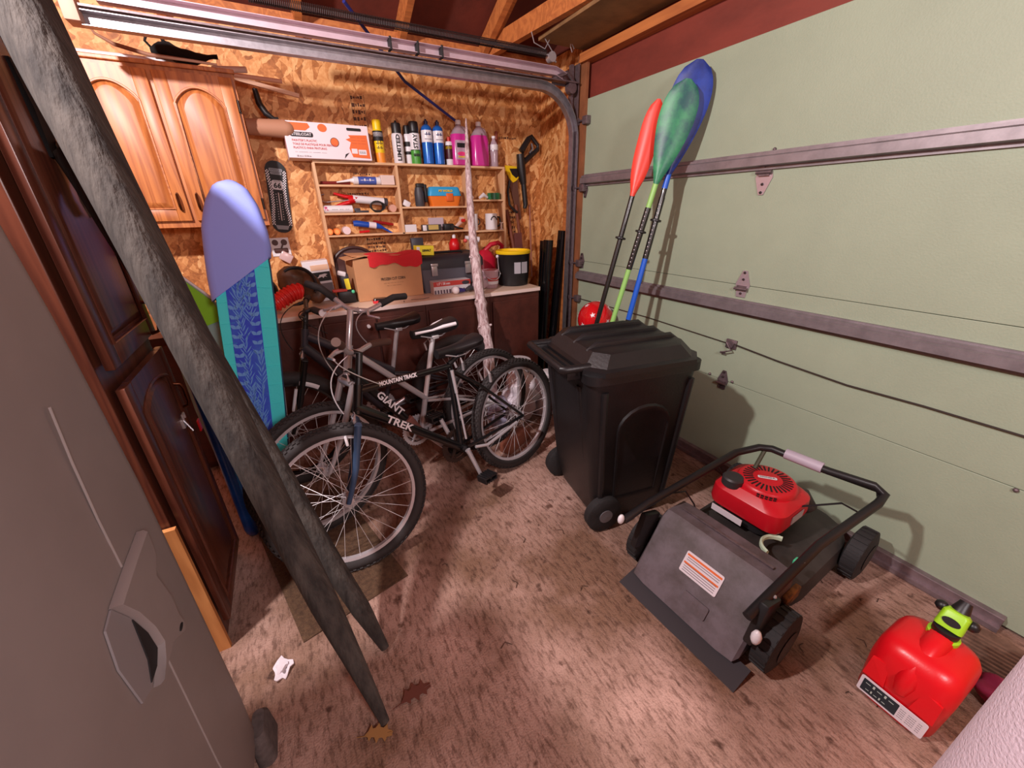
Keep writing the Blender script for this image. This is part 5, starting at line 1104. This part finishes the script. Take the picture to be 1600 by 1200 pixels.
# ------------------------------------------------------------------ wheeled bin
bn = thing('wheeled_bin', 'black wheeled rubbish bin with ridged lid standing by the green door', 'bin', (1.283, 1.305, 0), (0, 0, -.175))
binm = pm('bin_black', (26, 24, 26), .42, var=.3, scale=7, bump=.08, bscale=90)
s = MB(); rbox(s, [(.02, .38, .42, .05, .03), (.05, .40, .43, .05, .03), (.20, .44, .45, .05, .015), (.74, .535, .485, .05), (.80, .55, .50, .05), (.80, .575, .525, .05), (.84, .575, .525, .05)]); bb_ = s.build('bin_body', binm, bn)
for sy in (-1, 1):
    s = MB()
    # raised arched side panel with vertical flutes
    def face_y(z): return sy * (.215 + (.2425 - .215) * (z - .05) / .69 + .001)
    pts = [(-.10, .14), (.15, .14), (.165, .55)] + [(.02 + .145 * math.cos(a), .55 + .12 * math.sin(a)) for a in [PI * k / 10 for k in range(1, 10)]] + [(-.125, .55)]
    s.loft([[Vector((x * k + .02 * (1 - k), face_y(z) + sy * o_, .38 + (z - .38) * k)) for x, z in pts] for k, o_ in ((1.0, -.004), (.96, .008), (.90, .008), (.86, .002))])
    s.build('side_panel', binm, bb_)
    for x0, x1 in ((-.16, -.205), (.20, .235)):
        s = MB(); s.tube([(x0, face_y(.10), .10), (x1, face_y(.76), .76)], [.014, .016], 8); s.build('side_rib', binm, bb_)
for y in (-.14, .14):
    s = MB(); s.tube([(-.19, y, .25), (-.262, y, .76)], .018, 8); s.build('side_rib', binm, bb_)
s = MB(); pl = [(-.29, -.20), (-.225, -.27), (.225, -.27), (.295, -.19), (.295, .19), (.225, .27), (-.225, .27), (-.29, .20)]
def sc(p, a, b, ox=0): return [(x * a + ox, y * b) for x, y in p]
s.loft([[Vector((x, y, z)) for x, y in q] for q, z in ((pl, .835), (pl, .858), (sc(pl, .93, .93), .866), (sc(pl, .78, .80), .915), (sc(pl, .70, .74), .922))])
lid = s.build('lid', binm, bn, smooth=25)
for y in (-.12, .0, .12):
    s = MB(); s.loft([[Vector((x, y + dy * k, z)) for x, dy, z in ((-.20, -.035, .915), (.20, -.035, .915), (.20, .035, .915), (-.20, .035, .915))] for k, z in ((1.0, 0),)], cap=True) if False else s.tube([(-.225, y, .895), (-.19, y, .918), (.19, y, .918), (.235, y, .890)], [.02, .026, .026, .02], 8, flat=.55); s.build('lid_ridge', binm, lid)
s = MB(); s.tube([(-.20, -.185, .862), (-.36, -.185, .862), (-.372, -.18, .862), (-.372, .18, .862), (-.36, .185, .862), (-.20, .185, .862)], .017, 10); s.build('handle_bar', binm, bn)
s = MB(); s.box((-.30, -.17, .835), (.10, .02, .05), bev=.004); s.box((-.30, .17, .835), (.10, .02, .05), bev=.004); s.box((-.305, 0, .835), (.02, .36, .03), bev=.004); s.build('handle_bracket', binm, bn)
for y in (-.235, .235):
    wh = MB().lathe([(.02, -.025), (.085, -.025), (.095, -.018), (.095, .018), (.085, .025), (.02, .025)], seg=30, mtx=T(-.15, y, .097) @ RX(PI / 2)).build('wheel', black_r, bn)
    MB().lathe([(.0, .026), (.035, .026), (.035, .030), (.0, .033)], seg=20, mtx=T(-.15, y, .097) @ RX(PI / 2 if y < 0 else -PI / 2)).build('hub_cap', pm('hub_grey', (120, 116, 120), .4, .3), wh)
s = MB(); s.tube([(-.15, -.22, .097), (-.15, .22, .097)], .01, 8); s.build('axle', dull, bn)

# ------------------------------------------------------------------ lawn mower
mw = thing('lawn_mower', 'lawn mower with red engine cover, grey rear bag and folded black handle', 'lawn mower', (1.0, .59, 0), (0, 0, .055))
deckm = pm('dusty_black', (54, 48, 46), .6, var=.4, scale=12); bagm = pm('dusty_grey_bag', (104, 92, 98), .6, col2=(78, 66, 66), scale=9)
s = MB(); rbox(s, [(.055, .66, .44, .16, .60), (.08, .70, .48, .18, .60), (.15, .68, .46, .18, .60), (.19, .56, .36, .15, .58), (.205, .40, .30, .12, .56)]); s.build('deck', deckm, mw)
for x, y, r in ((.17, -.270, .112), (.17, .270, .112), (.84, -.270, .112), (.84, .270, .112)):
    w_ = MB(); w_.lathe([(.02, -.034), (r * .75, -.034), (r, -.026), (r, .026), (r * .75, .034), (.02, .034)], seg=28, mtx=T(x, y, r) @ RX(PI / 2))
    for k in range(24):
        a = 2 * PI * k / 24; w_.box((x + r * math.cos(a), y, r + r * math.sin(a)), (.006, .048, .012), rot=(0, -a, 0))
    wo = w_.build('wheel', black_r, mw); sg = -1 if y < 0 else 1
    MB().lathe([(0, .030), (.055, .032), (.06, .037), (.02, .041), (0, .041)], seg=20, mtx=T(x, y, r) @ RX(PI / 2 * -sg)).build('hub_cap', deckm, wo)
# bag: wedge
s = MB(); prof = [(.02, .035), (.165, .285), (.195, .305), (.30, .300), (.32, .275), (.34, .08), (.30, .035)]
ys = [(-.225, .86), (-.215, .97), (-.16, 1.0), (.16, 1.0), (.215, .97), (.225, .86)]
s.loft([[Vector((.22 + (x - .22) * k, y, .15 + (z - .15) * k)) for x, z in prof] for y, k in ys]); bag = s.build('grass_bag', bagm, mw, smooth=30)
BG = frame_to((.092, 0, .162), (0, -1, 0), (.145, 0, .25)); 
s = MB(); s.prism(rr(.15, .085, .006, 3, .01, .045), .001, .0025, BG); lb = s.build('warning_label', white_p, bag, smooth=0)
s = MB(); s.prism(rr(.14, .008, .001, 1, .01, .075), .0025, .003, BG); s.prism(rr(.14, .007, .001, 1, .01, .042), .0025, .003, BG); s.build('orange_bars', org, lb, smooth=0)
s = MB()
for k in range(7):
    if k == 4: continue
    s.prism(rr(.13, .0025, .0005, 1, .01, .012 + .0088 * k), .0025, .003, BG)
s.build('small_print', pm('print_grey', (120, 110, 116), .6), lb, smooth=0)
s = MB(); s.prism(rr(.10, .05, .006, 3, .04, -.07), .0, .005, BG); s.build('moulded_panel', bagm, bag, smooth=0)
s = MB(); s.box((.245, 0, .306), (.012, .36, .008), bev=.002); s.build('hinge_rod', dull, bag)
s = MB(); s.loft([[Vector((x, y, z)) for x, z in ((-.035, .003), (.06, .030), (.065, .022), (-.03, -.0))] for y in (-.265, .235)]); s.build('rear_flap', pm('flap_rubber', (50, 44, 48), .7), mw, smooth=0)
# engine
EM = T(.50, .045, 0)
s = MB(); rbox(s, [(.20, .20, .20, .05), (.29, .22, .22, .05)], EM); s.build('engine_block', pm('engine_black', (40, 38, 40), .5, .2), mw)
redc = pm('engine_red', (206, 22, 38), .38, var=.12, scale=9)
s = MB(); rbox(s, [(.265, .275, .285, .05), (.285, .285, .295, .055), (.345, .28, .29, .06), (.352, .268, .278, .06), (.375, .22, .235, .07)], EM); cov = s.build('engine_cover', redc, mw)
s = MB(); s.lathe([(.112, .365), (.112, .385), (.104, .398), (.10, .400), (.02, .406), (0.001, .406)], (.505, .035, 0), 36); fan = s.build('fan_cover', redc, cov)
s = MB()
for k in range(30):
    a = 2 * PI * k / 30; rr_, L_ = .072, .036
    s.box((.505 + rr_ * math.cos(a), .035 + rr_ * math.sin(a), .4025), (L_, .006, .003), rot=(0, .06, a))
for k in range(5):
    for j in range(3):
        a = 3.35 + k * .13; s.box((.505 + .1125 * math.cos(a), .035 + .1125 * math.sin(a), .367 + j * .010), (.003, .010, .006), rot=(0, 0, a))
s.build('air_slots', ink, fan, smooth=0)
s = MB(); s.prism(rr(.07, .016, .005, 3), .4075, .409, T(.50, .035, 0) @ RZ(-.9)); pl_ = s.build('name_plate', wm, fan, smooth=0)
text('HONDA', .013, ink, pl_, T(.50, .035, .4093) @ RZ(-.9), width=.055)
s = MB(); s.lathe([(.038, .36), (.042, .365), (.042, .395), (.036, .402), (0.001, .404)], (.405, .12, 0), 20); s.build('fuel_cap', pm('cap_darkgrey', (52, 48, 50), .5), mw)
s = MB(); s.box((.354, .09, .245), (.004, .13, .028)); s.build('side_label', white_p, mw, smooth=0); s = MB(); s.box((.50, -.104, .305), (.09, .003, .035)); s.build('side_label', pm('dull_label', (170, 160, 158), .6), cov, smooth=0)
s = MB(); s.tube([(.60, -.02, .30), (.66, -.05, .29), (.67, -.09, .25)], [.05, .045, .03], 12); s.build('muffler', deckm, mw)
s = MB(); s.tube([(.405 + .06 * math.cos(a), -.13 + .06 * math.sin(a), .262) for a in [.3 + 2.6 * k / 12 for k in range(13)]], .013, 6, flat=.5); s.build('warning_arc', pm('pale_green_label', (196, 214, 186), .5), mw)
s = MB(); s.box((.40, -.20, .258), (.03, .03, .02), bev=.004); s.build('green_clip', pm('mint_green', (80, 200, 150)), mw)
s = MB(); s.box((.30, -.235, .19), (.10, .02, .05), bev=.004); s.build('rusty_bracket', pm('rusty_leafy', (150, 100, 50), .8, col2=(60, 44, 34), scale=30), mw)
for y0 in (-.235, .245):
    s = MB(); s.box((.10, y0, .22), (.10, .03, .16), rot=(0, .3, 0), bev=.008); s.build('handle_bracket', black, mw)
for o_ in mw.children:
    if o_.name.split('.')[0] in ('engine_block', 'engine_cover', 'fuel_cap', 'muffler') or (o_.name.split('.')[0] == 'side_label'): o_.location = (.055, -.005, .02)
# folded handle
H = [(-.03, .255, .325), (.10, .25, .352), (.55, .17, .475), (.63, .12, .50), (.655, .08, .505), (.66, .0, .505), (.675, -.12, .505), (.72, -.25, .50), (.725, -.285, .48), (.68, -.285, .46), (.40, -.235, .375), (.03, -.215, .265)]
s = MB(); s.tube(H, .0155, 12); s.build('handle', black, mw)
s = MB(); s.tube([(.662, .03, .507), (.674, -.10, .507)], .022, 14); s.build('grip_sleeve', pm('sleeve_lilacgrey', (178, 166, 180), .5), mw)
s = MB(); s.tube([(.66, .06, .495), (.70, -.10, .480), (.74, -.26, .475), (.70, -.29, .44)], .007, 8); s.build('brake_bail', black, mw)
s = MB(); s.tube([(.645, .10, .50), (.60, .10, .43), (.56, .10, .38)], .009, 8); s.build('lever', pm('olive_lever', (66, 66, 48), .5), mw)
for cp_, cr_ in (([(.45, .19, .44), (.50, .17, .36), (.52, .16, .34)], .004), ([(.20, .23, .37), (.27, .20, .37), (.30, .17, .31), (.31, .15, .25)], .0035), ([(.60, -.27, .44), (.64, -.20, .42), (.58, -.10, .36)], .004)):
    MB().tube(cp_, cr_, 6).build('control_cable', black, mw)
MB().ball((-.045, .258, .335), .016, 12, (1, .7, 1.4)).build('end_knob', wm, mw)
s = MB(); s.ball((.03, -.255, .215), .02, 10, (.8, .8, 1.5)); s.build('wing_nut', wm, mw)
for x, z in ((.30, .352), (.14, .30)): MB().ball((x, -.235, z), .007, 8).build('bolt', steel, mw)

# ------------------------------------------------------------------ gas can
gc = thing('gas_can', 'red petrol can with lime and black spout cap in the foreground', 'can', (1.445, .052, 0), (0, 0, -.03))
gred = pm('gas_can_red', (214, 16, 28), .33, bump=.03, bscale=200)
s = MB(); secs = []
rbox(s, [(0, .20, .16, .05), (.012, .225, .185, .055), (.16, .228, .195, .05), (.215, .218, .190, .055), (.243, .195, .172, .055), (.258, .15, .14, .05), (.263, .06, .08, .03)]); gbdy = s.build('can_body', gred, gc, smooth=60)
s = MB(); s.tube([(-.105, 0, .12), (-.108, 0, .165), (-.085, 0, .215), (-.02, .0, .258), (.03, .0, .262)], [.018, .024, .024, .028, .03], 14); s.build('grip_ridge', gred, gbdy, smooth=60)
for sy in (-1, 1):
    s = MB(); s.loft([[Vector((x, y, z)) for x, y, z in ((-.118 + o_, sy * .030, .10), (-.118 + o_, sy * .083, .10), (-.112 + o_, sy * .080, .175), (-.108 + o_, sy * .040, .18))] for o_ in (.004, -.003)])
    s.build('side_lobe', gred, gbdy, smooth=0)
GL = frame_to((-.1155, 0, .055), (0, -1, 0), (-.06, 0, 1))
s = MB(); s.prism(rr(.160, .070, .006, 3), .0, .0015, GL); gl = s.build('warning_label', white_p, gc, smooth=0); s = MB(); s.prism(rr(.088, .054, .002, 2, -.028, -.0), .0015, .002, GL); s.build('dark_panel', pm('label_slate', (34, 44, 52), .5), gl, smooth=0)
text('-I-I-', .016, pm('label_pale', (190, 200, 190)), gl, GL @ T(-.03, .014, .0024), width=.07); text('-I-I-', .014, pm('label_pale', (190, 200, 190)), gl, GL @ T(-.035, -.012, .0024), width=.05)
for k in range(5): text('--- ---- --', .007, ink, gl, GL @ T(.045, .018 - .009 * k, .002), width=.05)
MB().lathe([(.034, .255), (.036, .262), (.036, .275), (.030, .278)], (.045, 0, 0), 24).build('lime_collar', lime, gc)
s = MB(); s.lathe([(.028, .275), (.030, .28), (.030, .300), (.026, .302)], (.045, 0, 0), 20); s.build('black_ring', black, gc)
CP = T(.05, 0, .30) @ RY(.35); s = MB(); rbox(s, [(0, .045, .062, .012), (.05, .042, .058, .012), (.058, .03, .045, .01)], CP); cp = s.build('lime_cap', lime, gc)
s = MB(); s.prism(ell(0, .025, .02, .012), 0, .001, CP @ T(-.0235, 0, 0) @ frame_to((0, 0, 0), (0, -1, 0), (0, 0, 1))); s.build('cap_emblem', ink, cp)
s = MB(); s.tube([(.06, 0, .30), (.085, 0, .345), (.105, -.0, .372)], [.028, .022, .014], 14); s.ball((.075, .035, .34), .016, 10); s.ball((.075, -.035, .33), .016, 10); s.build('spout', black, gc)

# ------------------------------------------------------------------ odds and ends
s = MB(); rings = []
c_ = (.86, -.20)
for i in range(30):
    z = 1.42 * i / 29; rings.append([Vector((c_[0] + (.155 + .004 * noise.noise(Vector((math.cos(q) * 3, math.sin(q) * 3, z * 6)))) * math.cos(q), c_[1] + (.155) * math.sin(q), z)) for q in [2 * PI * k / 32 for k in range(32)]])
s.loft(rings); single('foam_roll', s, pm('pinkish_white_foam', (236, 214, 226), .85, bump=.5, bscale=160), 'rough pinkish white rolled foam standing at the lower right corner', 'roll', smooth=60)
def lump(name, c, r, m, label, cat, sc_=(1, 1, 1), amp=.25, seed=0, group=None, fr=5):
    s = MB(); s.ball((0, 0, 0), r, 36, sc_); o = s.build(name, m, None, smooth=30); 
    for v in o.data.vertices: v.co += v.co.normalized() * r * amp * noise.noise(v.co / r * fr * .35 + Vector((seed, 0, 0)))
    zmin = min(v.co.z for v in o.data.vertices); o.data.transform(Matrix.Translation((0, 0, -zmin))); o.location = c; return tag(o, label, cat, group)
bagw = pm('white_plastic_bag', (232, 222, 230), .45); 
lump('plastic_bag', (1.31, 2.27, 0), .12, bagw, 'crumpled white plastic bag on the floor beyond the bicycle wheels', 'bag', (1, .9, 1.5), .5, 2)
lump('plastic_bag', (1.12, 2.25, 0), .09, pm('lavender_bag', (186, 180, 206), .4, trans=.2), 'lavender tinted clear bag seen through the rear bicycle wheel', 'bag', (1, .8, 1.3), .4, 5)
c = thing('chemical_pail', 'white pail with dark label on the floor before the bench', 'pail', (1.44, 2.53, 0)); MB().lathe([(.085, 0), (.09, .01), (.095, .35), (.10, .355), (.10, .375), (.06, .38)], seg=28).build('pail_body', wm, c); s = MB(); s.loft([[Vector(((.0945 + .001 * k) * math.sin(t), -(.0945 + .001 * k) * math.cos(t), z)) for t, z in ((-.7, .22), (0, .22), (.5, .22), (.5, .31), (0, .31), (-.7, .31))] for k in (0, 1)]); s.build('dark_label', ink, c)
c = thing('water_jug', 'white plastic jug with curved grip between pail and wheeled bin', 'jug', (1.56, 2.30, 0)); s = MB(); rbox(s, [(0, .20, .18, .04), (.01, .22, .20, .05), (.22, .22, .20, .05), (.29, .15, .14, .05), (.32, .06, .06, .025), (.34, .06, .06, .025)]); s.build('jug_body', wm, c); s = MB(); s.tube([(-.02, -.07, .31), (-.07, -.08, .32), (-.10, -.08, .27), (-.105, -.08, .20)], .014, 8); s.build('grip', wm, c)
s = MB(); s.box((1.24, 2.47, .07), (.17, .13, .14), rot=(0, 0, .1), bev=.004); single('cardboard_scrap', s, card, 'low cardboard box on the floor behind the rear bicycle wheels', 'box', smooth=0)
s = MB(); s.box((1.10, 1.98, .035), (.26, .09, .07), rot=(0, 0, .5), bev=.01); single('wood_block', s, pm('reddish_block', (132, 74, 54), .7), 'reddish block on the floor seen through the rear wheel spokes', 'block')
# floor litter
s = MB(); rng = random.Random(9); pl = [(.030 * (1 + .3 * math.sin(3 * a + 1)) * math.cos(a), .040 * (1 + .25 * math.sin(5 * a)) * math.sin(a)) for a in [2 * PI * k / 16 for k in range(16)]]
s.loft([[Vector((x, y, z + .006 * math.sin(x * 90 + y * 60))) for x, y in pl] for z in (.008, .012)] ); s.loft([[Vector((x * .6, y * .6, z + .01 * math.sin(x * 90))) for x, y in pl] for z in (.012, .024)]); o = s.build('paper_scrap', white_p, None, loc=(-.315, 1.14, 0)); tag(o, 'crumpled white paper scrap on the floor beside the car', 'paper')
def oak_leaf(loc, rz, sc_, m, label):
    out = []
    half = [(0, 0), (.006, .004), (.02, .012), (.03, .032), (.038, .016), (.05, .018), (.062, .040), (.070, .020), (.082, .018), (.096, .034), (.100, .014), (.118, .010), (.128, 0)]
    poly = [(x, y) for x, y in half] + [(x, -y * .95) for x, y in reversed(half[1:-1])]
    s = MB(); s.loft([[Vector((x * sc_, y * sc_, z + .010 * abs(math.sin(y * 60)) + .006 * math.sin(x * 40))) for x, y in poly] for z in (.002, .0032)])
    s.tube([(-.03 * sc_, .0, .003), (.0, 0, .004), (.12 * sc_, 0, .006)], .0012, 5); o = s.build('oak_leaf', m, None, loc=loc); o.rotation_euler = (0, 0, rz); tag(o, label, 'leaf', 'dry oak leaves on the floor'); return o
oak_leaf((.02, .83, 0), .1, .85, pm('leaf_brown', (104, 56, 44), .7), 'dark brown dry oak leaf right of the split rail feet')
oak_leaf((-.10, .80, 0), -.4, .7, pm('leaf_tan', (152, 108, 60), .7), 'tan curled oak leaf under the tip of the nearer split rail')
s = MB(); s.box((1.84, -.02, .006), (.26, .22, .012), rot=(0, 0, .1))
for k in range(9): s.box((1.76 + .02 * k, -.02, .015), (.009, .2, .012), rot=(0, 0, .1))
single('boot_tray', s, pm('rusty_ribbed', (120, 90, 74), .8, col2=(86, 62, 50), scale=20), 'flat ribbed brown tray on the floor behind the red petrol can', 'tray', smooth=0)
lump('magenta_cloth', (1.66, -.10, 0), .06, pm('magenta_cloth', (130, 20, 60), .8), 'dark magenta cloth on the floor between petrol can and foam roll', 'cloth', (1, 1, .7), .4, 3)
s = MB(); rng = random.Random(21)
for k in range(26):
    x, y = rng.choice([(rng.uniform(1.2, 1.9), rng.uniform(.0, .35)), (rng.uniform(.3, 1.0), rng.uniform(.7, 1.4)), (rng.uniform(1.3, 1.95), rng.uniform(.15, .9))]); a = rng.uniform(0, PI); L_ = rng.uniform(.006, .028)
    s.tube([(x, y, .003), (x + L_ * math.cos(a), y + L_ * math.sin(a), .006), (x + L_ * 1.6 * math.cos(a + .6), y + L_ * 1.6 * math.sin(a + .6), .003)], .0014, 4)
o = s.build('floor_litter', pm('litter_brown', (62, 42, 32), .9)); tag(o, 'scattered dry twig crumbs on the concrete floor', 'litter'); o['kind'] = 'stuff'
